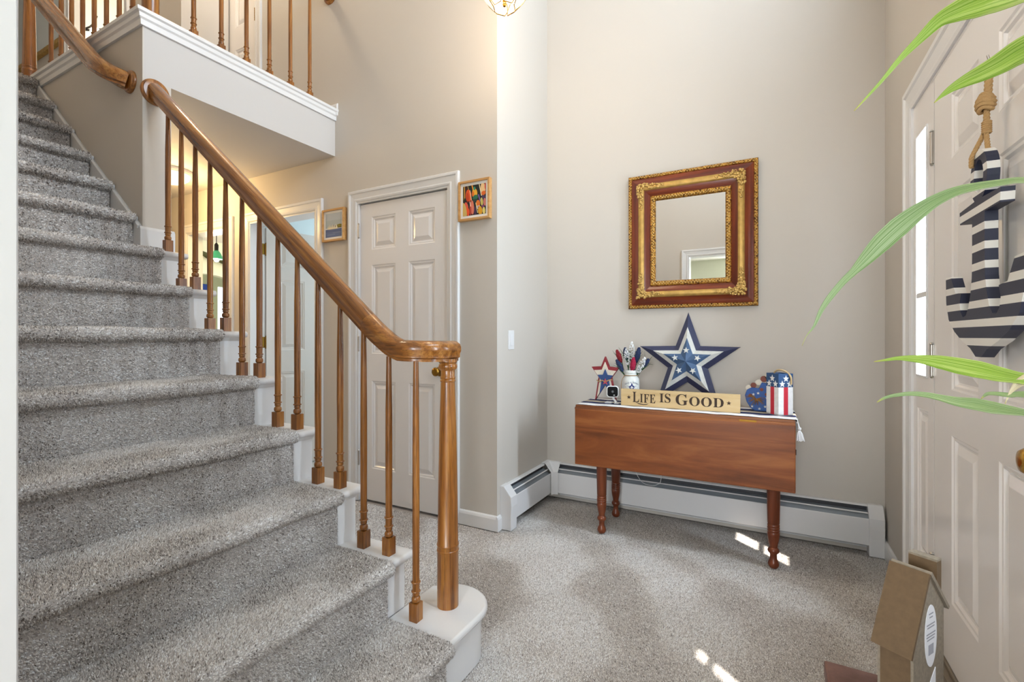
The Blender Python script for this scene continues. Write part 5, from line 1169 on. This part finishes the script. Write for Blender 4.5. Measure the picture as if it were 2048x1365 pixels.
for z, a, b in ((0.186, 0.054, 0.070), (0.180, 0.056, 0.068), (0.168, 0.046, 0.076), (0.163, 0.048, 0.074), (0.152, 0.045, 0.078), (0.147, 0.045, 0.076), (0.142, 0.047, 0.074)): mb.box(a, b, -0.0013, -0.0009, z, z + 0.0022)
for k in range(9): mb.box(0.052 + 0.0022*k, 0.0532 + 0.0022*k, -0.0013, -0.0009, 0.116, 0.134)
obj('sticker_print', mb.xf(MB_), STI, stk)
obj('label', MB().prism([(0.034, 0.03), (0.080, 0.03), (0.080, 0.088), (0.062, 0.070)], 'y', -0.0009, 0.0).xf(MB_), STK, bh)

# ------------------------------------------------------------------ glimpses: kitchen, upstairs
kp = empty('pendant_lamp', (-5.13, 2.92, ZC), 'green glass pendant lamp glowing in the kitchen beyond the cased opening', 'pendant lamp')
obj('cord', MB().tube([(-5.13, 2.92, ZC), (-5.13, 2.92, 2.08)], 0.004, 6), BLACKM, kp); obj('socket', MB().lathe([(0.012, 2.02), (0.02, 2.03), (0.02, 2.09), (0.008, 2.11)], (-5.13, 2.92, 0), 14), BLACKM, kp, smooth=40)
obj('shade', MB().lathe([(0.02, 2.03), (0.035, 2.01), (0.055, 1.97), (0.06, 1.94)], (-5.13, 2.92, 0), 18), flat('green_glass', (60, 170, 130), 0.2), kp, smooth=60)
obj('bulb', MB().ball((-5.13, 2.92, 1.935), 0.026), emit('pendant_bulb', (1.0, 0.9, 0.7), 30.0), kp, smooth=60)
light('pendant_light', 'POINT', (-5.13, 2.92, 1.86), 22, (1.0, 0.90, 0.66), 0.04)
ka = empty('beach_picture', (-8.49, 4.62, 1.6), 'blue beach picture on the kitchen wall inside the arch', 'picture')
cnv = obj('canvas', MB().box(-8.498, -8.47, 4.35, 4.76, 1.52, 2.02), flat('canvas_blue', (24, 70, 170), 0.6), ka)
obj('sea_print', MB().box(-8.47, -8.468, 4.35, 4.76, 1.68, 1.78), flat('canvas_teal', (40, 150, 160), 0.6), cnv); obj('sand_print', MB().box(-8.47, -8.468, 4.35, 4.76, 1.52, 1.68), flat('canvas_sand', (206, 172, 126), 0.6), cnv)
vm = MB(); pts = [(-6.545, 3.0 + 0.05*i, 2.34 - 0.012*i + 0.010*math.sin(i*1.3)) for i in range(28)]; vm.tube(pts, [0.036 + 0.008*math.sin(i*2.1) for i in range(28)], 8)
tag(obj('garland', vm, flat('garland_twig', (70, 74, 44), 0.9, bump=1.0, bscale=60, bdist=0.01), None, smooth=60, org=(-6.56, 3.6, 2.3)), 'dark twig garland above the kitchen arch', 'garland')
ug = empty('gilt_picture', (-6.7, 2.0, 4.0), 'large picture in a thin gold frame on the upstairs hall wall', 'picture')
for bx in ((-7.6, -6.04, 4.0, 4.04), (-7.6, -6.04, 4.82, 4.86), (-7.6, -7.56, 4.04, 4.82), (-6.08, -6.04, 4.04, 4.82)): obj('frame_rail', MB().box(bx[0], bx[1], 1.962, 1.998, bx[2], bx[3]), GOLDP, ug)
obj('picture_glass', MB().box(-7.56, -6.08, 1.985, 1.996, 4.04, 4.82), flat('pale_print', (222, 228, 230), 0.2), ug)
us = empty('wall_sconce', (-6.88, 2.42, 4.72), 'black twig-armed wall sconce glowing in the upstairs room', 'wall lamp')
for dy, dz in ((-0.14, 0.16), (-0.06, 0.24), (0.10, 0.18), (0.15, 0.06)): obj('arm', MB().tube(bez([(-6.89, 2.42, 4.62), (-6.80, 2.42 + dy*0.6, 4.62 + dz*0.3), (-6.78, 2.42 + dy, 4.62 + dz)], 5), 0.010, 6), BLACKM, us, smooth=60)
obj('globe', MB().ball((-6.76, 2.50, 4.60), 0.05), emit('sconce_glow', (1.0, 0.86, 0.62), 10.0), us, smooth=60)
